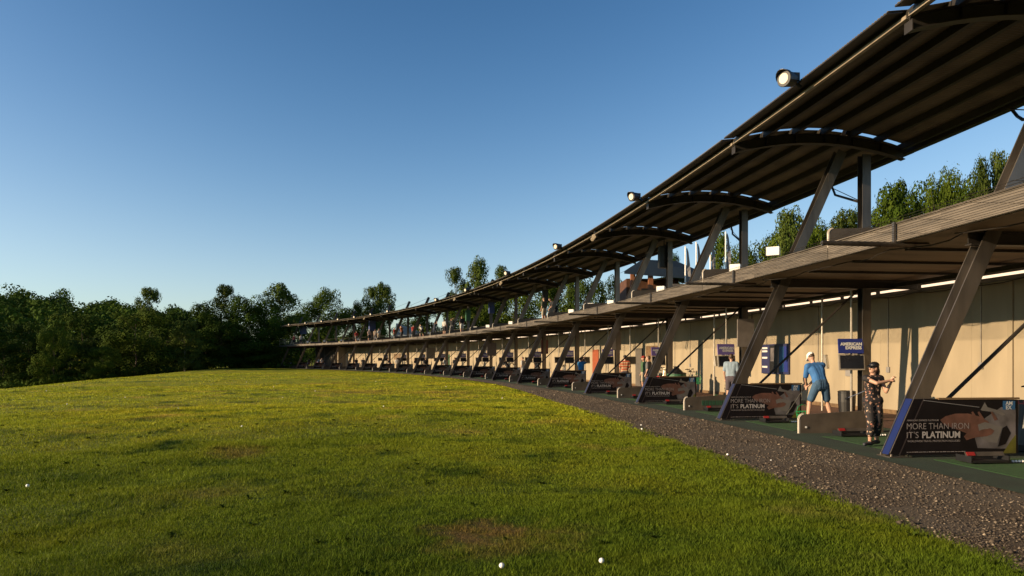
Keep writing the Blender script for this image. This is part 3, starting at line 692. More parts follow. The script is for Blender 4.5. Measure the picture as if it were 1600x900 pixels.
copy_tree(bk, mw(1.6, 1.75, .03), 'green ball basket left of the second banner', 'green wire ball baskets')
copy_tree(bk, mw(2.3, 3.2, .6), 'green basket beside the striped shirt golfer', 'green wire ball baskets')

# ------------------------------------------------------------------ monitors on poles
def monitor(root, sign_m, sign=True):
    G().tube((0, .06, .02), (0, .06, 3.42), .03, n=10).go('pole', m_pole, root)
    rt = Matrix.Rotation(R(-7), 4, 'X')
    s = G().b2(-.33, .33, -.03, .03, -.21, .21).go('monitor_frame', m_pole, root, Matrix.Translation((-.05, -.06, 1.49)) @ rt)
    G().b2(-.30, .30, -.036, -.031, -.175, .175).go('screen', m_screen, s)
    if sign:
        s = G().b2(-.32, .32, -.02, .02, -.195, .195).go('sign_board', sign_m, root, Matrix.Translation((-.07, -.06, 1.915)) @ rt)
        link('lettering', text_mesh('AMERICAN', .112, -.27, .015, -.028, .005, 1.0), m_print, s)
        link('lettering', text_mesh('EXPRESS', .112, -.15, -.085, -.028, .005, 1.0), m_print, s)
        G().b2(-.16, -.06, -.01, .01, -.24, -.19).go('bracket', m_pole, s); G().b2(.06, .16, -.01, .01, -.24, -.19).go('bracket', m_pole, s)
    return root
MG = 'monitors with blue card company signs'
mn = monitor(empty('monitor_stand', 'monitor on pale pole under a navy card sign, between the two nearest golfers', 'monitor', mw(1, 3.72, .016, R(-10)), MG), m_navy)
mp = monitor(empty('monitor_stand', 'monitor under a sun-tinted purple card sign beside the man in pale shirt', 'monitor', mw(2, 3.42, .016), MG), m_navy_lit)
lbs = {3: 'monitor with purple sign behind the two men left of the golf bag', 4: 'monitor with purple sign between orange door and striped golfer', 5: 'monitor with purple sign left of the bright blue shirt golfer'}
for i in range(3, 14): copy_tree(mp, mw(i, 3.55, .016), lbs.get(i, 'tiny monitor with purple sign, %s sign from the right in the row' % ORD[i]), MG if i in lbs else 'far monitors with purple signs')
me_ = monitor(empty('monitor_stand', 'monitor seen edge on behind the golfer in blue polo', 'monitor', mw(solve(1288, 4.4), 4.4, .016, R(52)), 'plain monitors turned sideways'), m_navy, False)
for i, (px, lb) in enumerate(((1118, 'monitor seen edge on beside the tall wall shadows, left of the man in pale shirt'), (985, 'plain monitor behind the striped shirt golfer'), (915, 'plain monitor behind the bright blue shirt golfer'))):
    copy_tree(me_, mw(solve(px, 4.3), 4.3, .016, R(48) if i == 0 else R(5)), lb, 'plain monitors turned sideways')
for i in range(5, 14): copy_tree(me_, mw(i+.5, 4.0, .016, R(5)), 'tiny distant plain monitor, %s from the right between far signs' % ORD[i-1], 'far plain monitors')

# hanging boards on the posts in the shade
HB = [(1166, 3.9, 520, .62, 1.0, m_grey_b := M('grey_board', (.16, .14, .13), .6), 'grey hanging board on the post above the purple sign'),
      (963, 4.0, 533, .55, 1.0, M('pale_board', (.22, .19, .17), .6), 'pale grey hanging board above the striped golfer bay'),
      (851, 4.1, 542, .55, 1.05, M('maroon_board', (.14, .05, .05), .6), 'dark red hanging board between far columns'),
      (768, 4.0, 546, .9, 1.2, M('dark_board', (.09, .08, .09), .6), 'dark patterned hanging board by a far post'), (673, 4.0, 552, 1.1, 1.3, m_grey_b, 'small pale hanging board at a distant post')]
for px, D, py, w_, h_, mm, lb in HB:
    u = solve(px, D); d = at(u, D).y; z = 1.6+(HZ-py)*d/F
    o = empty('hanging_board', lb, 'sign', mw(u, D, z)); G().b2(-w_/2, w_/2, -.03, .03, -h_/2, h_/2).go('board', mm, o)
    G().b2(-w_/2+.05, -w_/2+.08, -.01, .01, h_/2, h_/2+.2).go('hanger', m_dark, o); G().b2(w_/2-.08, w_/2-.05, -.01, .01, h_/2, h_/2+.2).go('hanger', m_dark, o)
# wall poster
u = solve(1207, 5.6); o = empty('wall_poster', 'framed navy poster board with golfer picture on the cream wall', 'poster', mw(u, 5.70, 1.55, R(-90)))
G().b2(-.95, .95, -.03, .03, -.52, .60).go('frame', M('dull_navy', (.02, .022, .07), .5), o)
G().b2(-.35, .3, -.036, -.031, -.48, .55).go('print', m_black, o); G().b2(-.27, -.02, -.042, -.037, -.05, .46).go('print', m_cloth, o)
G().b2(.34, .62, -.042, -.037, -.44, .5).go('print', m_logo, o); G().b2(.66, .9, -.042, -.037, -.44, .5).go('print', m_navy, o)
for z in (.42, .3, .05, -.3): G().b2(-.88, -.5, -.042, -.037, z, z+.07).go('print', m_print, o)

# bins, urn, small items behind
def bin_(nm, px, D, r, h, m, lb, cat, lid=m_black):
    u = solve(px, D); o = empty(nm, lb, cat, mw(u, D, .02)); G().lathe((0, 0, 0), [(r*.9, 0), (r, h*.5), (r*1.02, h*.93), (r*.97, h*.97)], 20).go('body', m, o, smooth=False)
    G().lathe((0, 0, h*.97), [(r*1.04, 0), (r*1.04, .03), (r*.85, .05), (r*.84, .01)], 20).go('rim', lid, o); return o
bin_('litter_bin', 1322, 4.9, .24, .60, m_black, 'black cylindrical litter bin standing by the cream wall', 'bin')
o = bin_('water_urn', 1057, 3.8, .42, .95, m_dkgreen, 'big dark green rounded container beside the golf bag', 'container', m_black)
G().lathe((0, 0, .98), [(.3, 0), (.16, .14), (.10, .2), (.15, .26)], 16).go('lid', m_black, o)
bin_('litter_bin', 1029, 3.7, .22, .9, m_green, 'green bin with white top left of the dark container', 'bin', m_white)
# golf bag
def golf_bag(mwm, lb):
    o = empty('golf_bag', lb, 'golf bag', mwm)
    G().lathe((0, 0, 0), [(.13, 0), (.15, .1), (.14, .45), (.16, .8), (.17, .86), (.15, .87)], 14, (.12, 0, 1)).go('bag_body', m_black, o)
    G().lathe((.01, -.13, .12), [(.07, 0), (.10, .05), (.10, .3), (.06, .38)], 10, (.12, 0, 1)).go('pocket', m_red, o)
    G().path([(.1, -.12, .8), (.3, -.2, .65), (.28, -.2, .4), (.08, -.12, .25)], .025, 5).go('strap', m_red, o)
    G().b2(-.06, .26, -.17, .17, .80, .86).go('collar', m_red, o)
    for q in range(8):
        a_ = (random.uniform(-.07, .16)+.1, random.uniform(-.1, .1), .85); b_ = (a_[0]+random.uniform(-.02, .12), a_[1]*1.4, 1.08+random.random()*.14)
        G().tube(a_, b_, .006, n=5).tube(b_, (b_[0]-.09, b_[1], b_[2]-.015), .022, .012, n=6).go('club', m_chrome if q % 2 else m_black, o)
    return o
golf_bag(mw(solve(1072, 2.15), 2.15, .02), 'black and red golf bag full of clubs at the end of the third banner')
golf_bag(mw(solve(1597, 2.75, -1, 2), 2.75, .02), 'dark golf bag cut off by the right edge of the picture')
golf_bag(mw(solve(800, 3.0), 3.0, .02), 'tiny golf bag in a far bay beside a man in dark')

for px_, D_, lb_ in ((1029, 2.5, 'dark golf bag left of the green and white bin'), (877, 2.4, 'small golf bag in the bay left of the bright blue shirt'), (752, 2.6, 'tiny golf bag in a far bay, right of the notice board'), (690, 2.7, 'tiny golf bag beside the person in white, far bay'), (584, 2.7, 'tiny golf bag in a bay near the far end')):
    golf_bag(mw(solve(px_, D_), D_, .02), lb_)
# ------------------------------------------------------------------ white ball dispenser boxes on the upper deck, other upper items
def wbox(root, sh=False):
    G().b2(-.16, .16, -.09, .09, .34, .56).go('box', m_white, root); G().b2(-.175, -.161, -.10, .10, .33, .57).go('side_plate', m_steel, root)
    G().b2(-.03, .03, -.03, .03, 0, .28).go('stand', m_dark, root); G().b2(-.12, .12, -.10, .10, 0, .015).go('foot', m_dark, root); return root
wb = wbox(empty('ball_dispenser', 'white dispenser box left of the nearest upper leaning column', 'dispenser', mw(1, 1.5, 3.95, R(-38)), 'white dispenser boxes on the upper deck'))
for px, D, lb in ((1149, 2.0, 'white dispenser box beside the fourth flag pole'), (1033, 2.1, 'white dispenser box under the wooden pavilion'), (955, 2.3, 'white dispenser box left of the wooden pavilion'), (923, 1.9, 'greyish dispenser box left of a far upper column'),
              (893, 2.3, 'white dispenser box second to the left of the pavilion'), (820, 2.3, 'white dispenser box just left of the upper deck couple'), (1337, 3.6, 'dispenser box at the foot of the upper steel post'), (798, 2.3, 'white dispenser box further left on the upper deck'), (762, 2.2, 'small white dispenser box right of the golfer in black'), (743, 2.2, 'tiny white dispenser box nearest the golfer with white shorts')):
    copy_tree(wb, mw(solve(px, D), D, 3.95, R(-38)), lb, 'white dispenser boxes on the upper deck')
for i in range(10, 18): copy_tree(wb, mw(i-.1, 1.7, 3.95), 'tiny far dispenser box, %s from the left end of the upper deck' % ORD[18-i], 'far dispenser boxes')
def spk(px, D, py, w_, h_, mm, lb, nm='speaker', cat='speaker'):
    u = solve(px, D); d = at(u, D).y; z = 1.6+(HZ-py)*d/F; o = empty(nm, lb, cat, mw(u, D, z))
    G().b2(-w_/2, w_/2, -w_*.3, w_*.3, -h_/2, h_/2).go('case', mm, o); G().b2(-w_*.42, w_*.42, -w_*.31-.01, -w_*.3, -h_*.46, h_*.46).go('front', m_black if nm == 'speaker' else mm, o)
    G().tube((0, 0, h_/2), (0, 0, h_/2+.35), .03, n=6).go('hanger', m_dark, o)
m_ubl = M('blue_fabric', (.03, .05, .16), .6)
spk(1038, 3.9, 402, .5, 1.0, m_black, 'large black speaker hanging at an upper steel post'); spk(852, 3.9, 462, .42, .85, m_black, 'black speaker hanging above the couple on the upper deck')
spk(768, 3.9, 481, .5, 1.0, m_ubl, 'dark blue banner hanging from an upper post', 'hanging_banner', 'banner'); spk(731, 3.9, 493, .5, 1.1, m_dkgreen, 'dark green banner hanging at an upper post', 'hanging_banner', 'banner')
spk(581, 3.9, 509, .9, 1.5, m_ubl, 'small blue hanging banner on the distant upper deck', 'hanging_banner', 'banner'); spk(474, 3.9, 516, .9, 1.3, m_ubl, 'tiny dark banner at the far end of the upper deck', 'hanging_banner', 'banner')

# ------------------------------------------------------------------ floodlights
def flood(root):
    G().lathe((0, 0, 0), [(.10, -.30), (.14, -.26), (.155, -.08), (.165, 0), (.155, .01)], 18, (-.9, -.44, -.12)).go('housing', m_black, root)
    G().lathe(Vector((-.9, -.44, -.12)).normalized()*.008, [(.108, 0), (.104, .014)], 18, (-.9, -.44, -.12)).go('lens', m_lens, root)
    g = G(); ax = Vector((-.9, -.44, -.12)).normalized(); q = ax.to_track_quat('Z', 'Y'); ring = []
    for k in range(9):
        t_ = math.pi*k/8; d_ = q @ Vector((math.cos(t_), math.sin(t_), 0))
        if d_.z < -.2: d_ = -d_
        ring.append(d_)
    up = Vector((0, 0, 1)); side = ax.cross(up).normalized()
    for k in range(8):
        t0_, t1_ = math.pi*k/8, math.pi*(k+1)/8
        a_ = side*math.cos(t0_)*.17+up*math.sin(t0_)*.17; b_ = side*math.cos(t1_)*.17+up*math.sin(t1_)*.17
        n_ = len(g.v); g.v += [a_-ax*.02, b_-ax*.02, b_+ax*(.13*math.sin(t1_)), a_+ax*(.13*math.sin(t0_)), a_*1.05-ax*.02, b_*1.05-ax*.02, b_*1.05+ax*(.13*math.sin(t1_)), a_*1.05+ax*(.13*math.sin(t0_))]
        g.f += [tuple(n_+i for i in q_) for q_ in ((0,3,2,1),(4,5,6,7),(3,7,6,2))]
    g.go('hood', m_black, root)
    G().path([(.10, .06, -.02), (.22, .08, .02), (.42, .10, -.12)], .035, 7).b2(.16, .34, .0, .18, -.02, .14).go('bracket', m_black, root); return root
fl = None
for px, lb in ((1226, 'largest floodlight on the roof edge, nearest'), (986, 'second floodlight on the roof edge above the third frame'), (868, 'third floodlight on the roof edge'), (790, 'fourth floodlight on the roof edge, in front of the birches'), (727, 'fifth floodlight, left of the tall birches'), (680, 'sixth floodlight at the distant roof edge')):
    u = solve(px, -.22); m_ = mw(u, -.22, 7.30)
    if fl is None: fl = flood(empty('floodlight', lb, 'floodlight', m_, 'floodlights along the roof edge'))
    else: copy_tree(fl, m_, lb, 'floodlights along the roof edge')
for i in range(11, 18): copy_tree(fl, mw(i+.4, -.1, 7.35), 'tiny distant floodlight, %s from the left end of the roof edge' % ORD[18-i], 'far floodlights on the roof edge')
# spotlight clusters under the edge
def spots(root):
    for q in range(3): G().lathe((0, q*.16-.1, -.04*q), [(.03, -.12), (.07, -.08), (.085, .03), (.07, .035)], 12, (-.7, -.6, -.4)).go('lamp_head', m_angle, root)
    G().b2(.0, .12, -.2, .3, .0, .06).go('mounting_bar', m_dark, root); return root
sp = None
for px, lb in ((932, 'cluster of small spotlights under the roof edge, nearest'), (785, 'small spotlight cluster under the roof edge, midway'), (712, 'small spotlight cluster under the far roof edge'), (570, 'tiny spotlight cluster under the distant roof edge')):
    u = solve(px, .4)
    if sp is None: sp = spots(empty('spotlight_cluster', lb, 'spotlight', mw(u, .3, 7.02), 'spotlight clusters under the roof edge'))
    else: copy_tree(sp, mw(u, .3, 7.02), lb, 'spotlight clusters under the roof edge')

# ------------------------------------------------------------------ people
def remesh_caps(caps, vox, sm=4, name='body'):
    """union of tapered capsules / ellipsoids -> one continuous surface"""
    bm_ = bmesh.new()
    for c_ in caps:
        if c_[0] == 'e':
            _, p, rx, ry, rz, *ro = c_; mt = Matrix.Translation(p)
            if ro: mt = mt @ ro[0]
            bmesh.ops.create_icosphere(bm_, subdivisions=2, radius=1, matrix=mt @ Matrix.Diagonal((rx, ry, rz, 1)))
        else:
            p, q, r0, r1 = c_; p = Vector(p); q = Vector(q); d = q-p; L = d.length
            if L > 1e-4:
                mt = Matrix.Translation((p+q)/2) @ d.to_track_quat('Z', 'Y').to_matrix().to_4x4()
                bmesh.ops.create_cone(bm_, cap_ends=True, segments=14, radius1=r0, radius2=r1, depth=L, matrix=mt)
            for c0, r in ((p, r0), (q, r1)): bmesh.ops.create_icosphere(bm_, subdivisions=2, radius=r, matrix=Matrix.Translation(c0))
    me = bpy.data.meshes.new(name); bm_.to_mesh(me); bm_.free()
    o = bpy.data.objects.new(name, me); C.objects.link(o)
    r = o.modifiers.new('r', 'REMESH'); r.mode = 'VOXEL'; r.voxel_size = vox; r.use_smooth_shade = True
    if sm: s_ = o.modifiers.new('s', 'SMOOTH'); s_.factor = .5; s_.iterations = sm
    dg = bpy.context.evaluated_depsgraph_get(); dg.update(); out = bpy.data.meshes.new_from_object(o.evaluated_get(dg)); bpy.data.objects.remove(o)
    out.name = name; out.polygons.foreach_set('use_smooth', [True]*len(out.polygons)); return out
def V3(*a_): return Vector(a_)
def joints(pose):
    # local: x right, y forward (the way the person faces), z up; height 1.75
    J = dict(pel=V3(0, 0, .95), che=V3(0, .01, 1.28), nek=V3(0, .0, 1.47), hed=V3(0, .03, 1.63), faceto=V3(0, 1, 0),
             shR=V3(.18, 0, 1.41), elR=V3(.23, -.02, 1.12), haR=V3(.22, .08, .88), shL=V3(-.18, 0, 1.41), elL=V3(-.23, -.02, 1.12), haL=V3(-.22, .08, .88),
             hiR=V3(.09, 0, .92), knR=V3(.11, .03, .49), anR=V3(.11, -.02, .08), hiL=V3(-.09, 0, .92), knL=V3(-.11, .03, .49), anL=V3(-.11, -.02, .08), ft=V3(0, 1, 0))
    if pose == 'address':
        J.update(pel=V3(0, -.12, .90), che=V3(0, .10, 1.20), nek=V3(0, .22, 1.38), hed=V3(0, .34, 1.50), faceto=V3(0, .5, -.85),
                 shR=V3(.19, .17, 1.32), elR=V3(.15, .26, 1.05), haR=V3(.02, .40, .82), shL=V3(-.19, .17, 1.32), elL=V3(-.15, .27, 1.05), haL=V3(-.01, .42, .87),
                 hiR=V3(.10, -.12, .88), knR=V3(.19, .06, .48), anR=V3(.24, -.04, .08), hiL=V3(-.10, -.12, .88), knL=V3(-.19, .06, .48), anL=V3(-.24, -.04, .08))
    if pose == 'address2':
        J.update(pel=V3(0, -.08, .93), che=V3(-.02, .06, 1.25), nek=V3(-.05, .15, 1.44), hed=V3(-.07, .25, 1.57), faceto=V3(-.1, .7, -.7),
                 shR=V3(.15, .12, 1.38), elR=V3(.08, .26, 1.10), haR=V3(-.08, .38, .86), shL=V3(-.23, .10, 1.35), elL=V3(-.22, .22, 1.07), haL=V3(-.13, .37, .91),
                 hiR=V3(.10, -.09, .90), knR=V3(.22, .03, .49), anR=V3(.30, -.04, .08), hiL=V3(-.10, -.09, .90), knL=V3(-.21, .03, .49), anL=V3(-.29, -.04, .08))
    if pose == 'swing':
        J.update(che=V3(0, .05, 1.27), nek=V3(0, .08, 1.46), hed=V3(0, .13, 1.61), shR=V3(.15, -.05, 1.42), elR=V3(.33, .08, 1.42), haR=V3(.22, .12, 1.66), shL=V3(-.12, .16, 1.40), elL=V3(.06, .28, 1.52), haL=V3(.20, .16, 1.70),
                 knR=V3(.17, .06, .49), anR=V3(.22, -.02, .08), knL=V3(-.17, .08, .49), anL=V3(-.22, -.02, .08))
    if pose == 'woman':
        J.update(pel=V3(0, 0, .95), che=V3(-.01, .02, 1.25), nek=V3(-.02, .03, 1.44), hed=V3(-.02, .06, 1.60), faceto=V3(-.93, .35, -.08),
                 shR=V3(.14, .02, 1.38), elR=V3(.22, .10, 1.11), haR=V3(.27, .21, 1.34), shL=V3(-.18, .07, 1.38), elL=V3(-.06, .27, 1.29), haL=V3(.20, .25, 1.34),
                 hiR=V3(.08, 0, .92), knR=V3(.09, .03, .50), anR=V3(.13, -.10, .10), hiL=V3(-.08, 0, .92), knL=V3(-.07, .06, .50), anL=V3(-.06, .0, .08), ft=V3(-.9, .45, 0))
    return J
def person_meshes(pose, vox, female=False, shortp=True, sleeve=.75, hat='none', hands=False, wide=1.0):
    J = joints(pose); S_ = {}
    f = J['faceto'].normalized(); up = (J['hed']-J['nek']).normalized(); rt_ = f.cross(up).normalized(); up2 = rt_.cross(f).normalized()
    hm = Matrix((( rt_.x, f.x, up2.x), (rt_.y, f.y, up2.y), (rt_.z, f.z, up2.z))).to_4x4()
    H = J['hed']
    def hp(x, y, z): return H+rt_*x+f*y+up2*z
    ft = J['ft'].normalized()
    body = [(J['pel'], J['che'], .09, .09), (J['che'], J['nek']-V3(0, 0, .05), .09, .06), (J['nek']-V3(0, 0, .04), H-up2*.04, .052, .05),
            ('e', H, .075, .095, .115, hm), ('e', hp(0, .03, -.065), .052, .06, .05, hm), ('e', hp(0, .098, -.015), .012, .02, .022, hm), ('e', hp(.076, 0, -.01), .012, .022, .032, hm), ('e', hp(-.076, 0, -.01), .012, .022, .032, hm),
            (J['shR'], J['shL'], .055, .055)]
    for s_ in 'RL':
        body += [(J['sh'+s_], J['el'+s_], .048, .038), (J['el'+s_], J['ha'+s_], .037, .025), (J['hi'+s_], J['kn'+s_], .078, .055), (J['kn'+s_], J['kn'+s_].lerp(J['an'+s_], .35), .054, .056), (J['kn'+s_].lerp(J['an'+s_], .35), J['an'+s_], .056, .035),
                 (J['an'+s_]-V3(0, 0, .03), J['an'+s_]+ft*.14-V3(0, 0, .045), .035, .028)]
        ha = J['ha'+s_]; d = (ha-J['el'+s_]).normalized()
        if hands:
            body.append((ha, ha+d*.06, .026, .028)); sd_ = d.cross(V3(0, 0, 1)); sd_ = sd_.normalized() if sd_.length > .1 else V3(1, 0, 0); cd = d.cross(sd_).normalized()
            for k_, (o_, ln) in enumerate(((-.030, .045), (-.010, .055), (.010, .052), (.028, .040))):
                b0 = ha+d*.07+sd_*o_; b1 = b0+d*ln*.6+cd*.012; b2 = b1+cd*.03-d*.005; body += [(b0, b1, .0105, .0095), (b1, b2, .0095, .008)]
            body += [(ha+d*.02-sd_*.02, ha+d*.05-sd_*.048+cd*.015, .012, .0105), (ha+d*.05-sd_*.048+cd*.015, ha+d*.075-sd_*.035+cd*.03, .0105, .009)]
        else: body.append(('e', ha+d*.05, .035, .035, .05))
    S_['body'] = remesh_caps(body, vox, 3, 'body')
    wi = .9 if female else wide; T = []
    ch, pl, nk = J['che'], J['pel'], J['nek']
    ax = (J['shR']-J['shL']).normalized()
    for p, q, w0, w1, r in ((pl, pl.lerp(ch, .5), .065, .05 if female else .06, .115), (pl.lerp(ch, .5), ch, .05, .08, .118), (ch, nk-V3(0, 0, .10), .085, .10, .115)):
        for sg in (-1, 0, 1): T.append((p+ax*sg*w0*wi, q+ax*sg*w1*wi, r*wi, r*wi*.97))
    T.append((J['shR'], J['shL'], .078, .078)); T.append((nk-V3(0, 0, .10), nk-V3(0, 0, .035), .10, .062))
    for s_ in 'RL': T.append((J['sh'+s_], J['sh'+s_].lerp(J['el'+s_], sleeve), .075, .062))
    T2 = []
    if female:
        for s_ in 'RL':
            k2 = J['kn'+s_].lerp(J['an'+s_], .62); T += [(J['hi'+s_], J['kn'+s_], .115, .085), (J['kn'+s_], k2, .085, .072)]
        T.append((J['hiR'], J['hiL'], .13, .13)); T.append((J['hiR'].lerp(J['knR'], .5), J['hiL'].lerp(J['knL'], .5), .09, .09)); T.append((J['hiR'].lerp(J['knR'], .9), J['hiL'].lerp(J['knL'], .9), .07, .07))
        S_['outfit'] = remesh_caps(T, vox, 4, 'outfit')
    else:
        S_['shirt'] = remesh_caps(T, vox, 4, 'shirt')
        T2 = [(pl+V3(0, 0, .03)+ax*sg*.06, pl-V3(0, 0, .06)+ax*sg*.06, .118, .12) for sg in (-1, 0, 1)]
        for s_ in 'RL':
            if shortp: T2.append((J['hi'+s_], J['hi'+s_].lerp(J['kn'+s_], .80), .105, .090))
            else: T2 += [(J['hi'+s_], J['kn'+s_], .105, .078), (J['kn'+s_], J['an'+s_], .076, .055)]
        S_['shorts' if shortp else 'trousers'] = remesh_caps(T2, vox, 3, 'shorts')
    for s_ in 'RL':
        an_ = J['an'+s_]; S_['shoe'+s_] = remesh_caps([(an_-V3(0, 0, .035)-ft*.05, an_+ft*.02-V3(0, 0, .03), .045, .05), (an_-V3(0, 0, .035)-ft*.05, an_+ft*.17-V3(0, 0, .045), .042, .036)], max(vox, .012), 2, 'shoe')
    hair = [('e', hp(0, -.024, .022), .082, .095, .10, hm)]
    if female: hair += [(hp(0, -.08, .02), hp(0, -.13, -.10), .05, .045), (hp(0, -.13, -.10), hp(0, -.12, -.24), .045, .02)]
    S_['hair'] = remesh_caps(hair, max(vox, .012), 2, 'hair')
    if hat == 'cap':
        cp = [('e', hp(0, -.018, .050), .090, .110, .080, hm)]
        for k_ in range(-2, 3): cp.append((hp(k_*.03, .06, .045), hp(k_*.022, .165-.01*abs(k_), .03), .012, .010))
        S_['cap'] = remesh_caps(cp, max(vox, .01), 2, 'cap')
    return S_, J
CL = {}
def cloth(col, nm='cloth'):
    if col not in CL: CL[col] = M('cloth', tuple(x*.6 for x in col), .85, 0, .14, 7, .7, 7)
    return CL[col]
def build_person(meshes, lb, m_, cols, group=None, sc=1.0):
    o = empty('person', lb, 'person', m_ @ Matrix.Scale(sc, 4), group)
    for k_, me in meshes.items():
        nm = 'shoe' if k_.startswith('shoe') else k_
        mt = {'body': m_skin, 'hair': cols.get('hair', m_hairb), 'shoe': cols.get('shoe', m_shoe)}.get(nm) or cols.get(nm) or cols.get('bottom' if nm in ('shorts', 'trousers') else 'top')
        c_ = bpy.data.objects.new(nm, me); C.objects.link(c_); c_.parent = o
        if not me.materials: me.materials.append(mt)
        c_.material_slots[0].link = 'OBJECT'; c_.material_slots[0].material = mt
    return o
def club(p0, p1, lb, thick=.0075, hd=None):
    o = empty('golf_club', lb, 'golf club', Matrix.Translation(p0)); d = Vector(p1)-Vector(p0); L = d.length; dn = d.normalized()
    G().tube((0, 0, 0), dn*.27, .014, .011, n=7).go('grip', m_black, o); G().tube(dn*.27, dn*L, thick, n=6).go('shaft', m_chrome, o)
    hdv = Vector(hd) if hd else Vector((.0, -.09, .0)); G().tube(dn*L, dn*L+hdv, .02, .028, n=7).go('club_head', m_black, o); return o
def pw(px, D, z, faceang, u=None):           # person placement: picture column and inset; faceang = world heading of "forward" (0 = +x)
    u = solve(px, D) if u is None else u
    return Matrix.Translation(at(u, D, z)) @ Matrix.Rotation(faceang-math.pi/2, 4, 'Z')
# floral outfit
m_floral = bpy.data.materials.new('floral_fabric'); m_floral.use_nodes = True; t = m_floral.node_tree
tc = t.nodes.new('ShaderNodeTexCoord'); vo = t.nodes.new('ShaderNodeTexVoronoi'); vo.inputs['Scale'].default_value = 19; vo.inputs['Randomness'].default_value = 1
nz = t.nodes.new('ShaderNodeTexNoise'); nz.inputs['Scale'].default_value = 25; t.links.new(tc.outputs['Object'], nz.inputs['Vector'])
mxv = t.nodes.new('ShaderNodeMix'); mxv.data_type = 'VECTOR'; mxv.inputs[0].default_value = .06; t.links.new(tc.outputs['Object'], mxv.inputs[4]); t.links.new(nz.outputs['Color'], mxv.inputs[5])
t.links.new(mxv.outputs[1], vo.inputs['Vector'])
r1 = t.nodes.new('ShaderNodeMapRange'); r1.inputs[1].default_value = .44; r1.inputs[2].default_value = .34; t.links.new(vo.outputs['Distance'], r1.inputs[0])
sx = t.nodes.new('ShaderNodeSeparateColor'); t.links.new(vo.outputs['Color'], sx.inputs[0])
r2 = t.nodes.new('ShaderNodeMapRange'); r2.inputs[1].default_value = .38; r2.inputs[2].default_value = .42; t.links.new(sx.outputs[0], r2.inputs[0])
mu = t.nodes.new('ShaderNodeMath'); mu.operation = 'MULTIPLY'; t.links.new(r1.outputs[0], mu.inputs[0]); t.links.new(r2.outputs[0], mu.inputs[1])
fc = mixc(t, sx.outputs[1], color_node(t, (.36, .13, .09)), color_node(t, (.42, .31, .22)))
cc = mixc(t, mu.outputs[0], color_node(t, (.012, .010, .012)), fc); t.links.new(cc, t.nodes['Principled BSDF'].inputs['Base Color']); t.nodes['Principled BSDF'].inputs['Roughness'].default_value = .8
wm, wj = person_meshes('woman', .0075, female=True, sleeve=.25, hat='cap', hands=True)
WPOS = Vector(((1364-800)/F*12.35, 12.35, .028)); WS = .88
wmx = Matrix.Translation(WPOS) @ Matrix.Rotation(R(180+6), 4, 'Z')
wmx = Matrix.Translation(WPOS) @ Matrix.Diagonal((1, 1, 1, 1)) @ Matrix.Rotation(R(0), 4, 'Z')
# she shows the camera her front: mirror of local y
wfl = Matrix.Translation(WPOS) @ Matrix.Diagonal((WS, -WS, WS, 1))
for me in wm.values():
    me.transform(Matrix.Diagonal((1, -1, 1, 1))); me.flip_normals()
wo = build_person(wm, 'woman in dark floral jumpsuit and black cap holding a club across her chest', Matrix.Translation(WPOS), dict(top=m_floral, outfit=m_floral, cap=m_black, shoe=m_shoe), sc=WS)
def wpt(v): return WPOS+Vector((v.x, -v.y, v.z))*WS
G().tube((-.14, -.20, .012), (.0, -.06, .012), .045, n=8)
club(wpt(wj['haR']+V3(.03, .03, .03)), Vector(((1322-800)/F*12.9, 12.9, 1.6-(623-HZ)*12.9/F)), 'golf club with black head held by the woman in floral outfit')
g = remesh_caps([('e', V3(0, 0, 0), .035, .035, .05)], .009, 1, 'glove')
gl = link('glove', g, m_white, wo); gl.location = (wj['haR'].x+.02, -wj['haR'].y, wj['haR'].z+.03)
# golfer in blue: seen from behind, bending over the ball
bm_, bj = person_meshes('address2', .0085, sleeve=.85, hat='cap', hands=True, wide=1.0)
u_ = solve(1281, 2.1); BM = pw(1281, 2.1, .03, R(93), u_)
build_person(bm_, 'man in blue polo and blue shorts with white cap bending over his ball', BM, dict(top=cloth((.05, .20, .52)), bottom=cloth((.055, .13, .24)), cap=m_white, shoe=m_shoew), sc=1.02)
hp_ = BM @ (bj['haR'].lerp(bj['haL'], .5)*1.02)
club(BM @ V3(-.10, .38, .95), BM @ V3(-.42, .98, .03), 'golf club reaching from the hands of the man in blue to a ball')
# generic people
PM = {}
def pm(pose, vox, **k): 
    key = (pose, vox, tuple(sorted(k.items())))
    if key not in PM: PM[key] = person_meshes(pose, vox, **k)[0]
    return PM[key]
def P(px, D, z, pose, face, top, bottom, lb, short=True, hat=None, vox=.02, sc=.98, hair=None, shoe=None, clubto=None):
    cols = dict(top=cloth(top) if isinstance(top, tuple) else top, bottom=cloth(bottom) if isinstance(bottom, tuple) else bottom, shoe=shoe or m_shoe)
    if hat: cols['cap'] = cloth(hat) if isinstance(hat, tuple) else hat
    if hair: cols['hair'] = hair
    mm = pm(pose, vox, shortp=short, hat='cap' if hat else 'none'); X_ = pw(px, D, z, R(face))
    o = build_person(mm, lb, X_, cols, sc=sc)
    if clubto: club(X_ @ V3(.2, .15, 1.68) if pose == 'swing' else X_ @ V3(0, .4, .88), X_ @ Vector(clubto), 'golf club of the '+lb.split(' on ')[0].split(' beside ')[0].split(' in a ')[0][:60])
    return o
m_stripe = bpy.data.materials.new('striped_cloth'); m_stripe.use_nodes = True; t = m_stripe.node_tree; tc = t.nodes.new('ShaderNodeTexCoord'); wv = t.nodes.new('ShaderNodeTexWave')
wv.bands_direction = 'Z'; wv.inputs['Scale'].default_value = 2.6; t.links.new(tc.outputs['Object'], wv.inputs[0]); rp = t.nodes.new('ShaderNodeValToRGB'); rp.color_ramp.interpolation = 'CONSTANT'
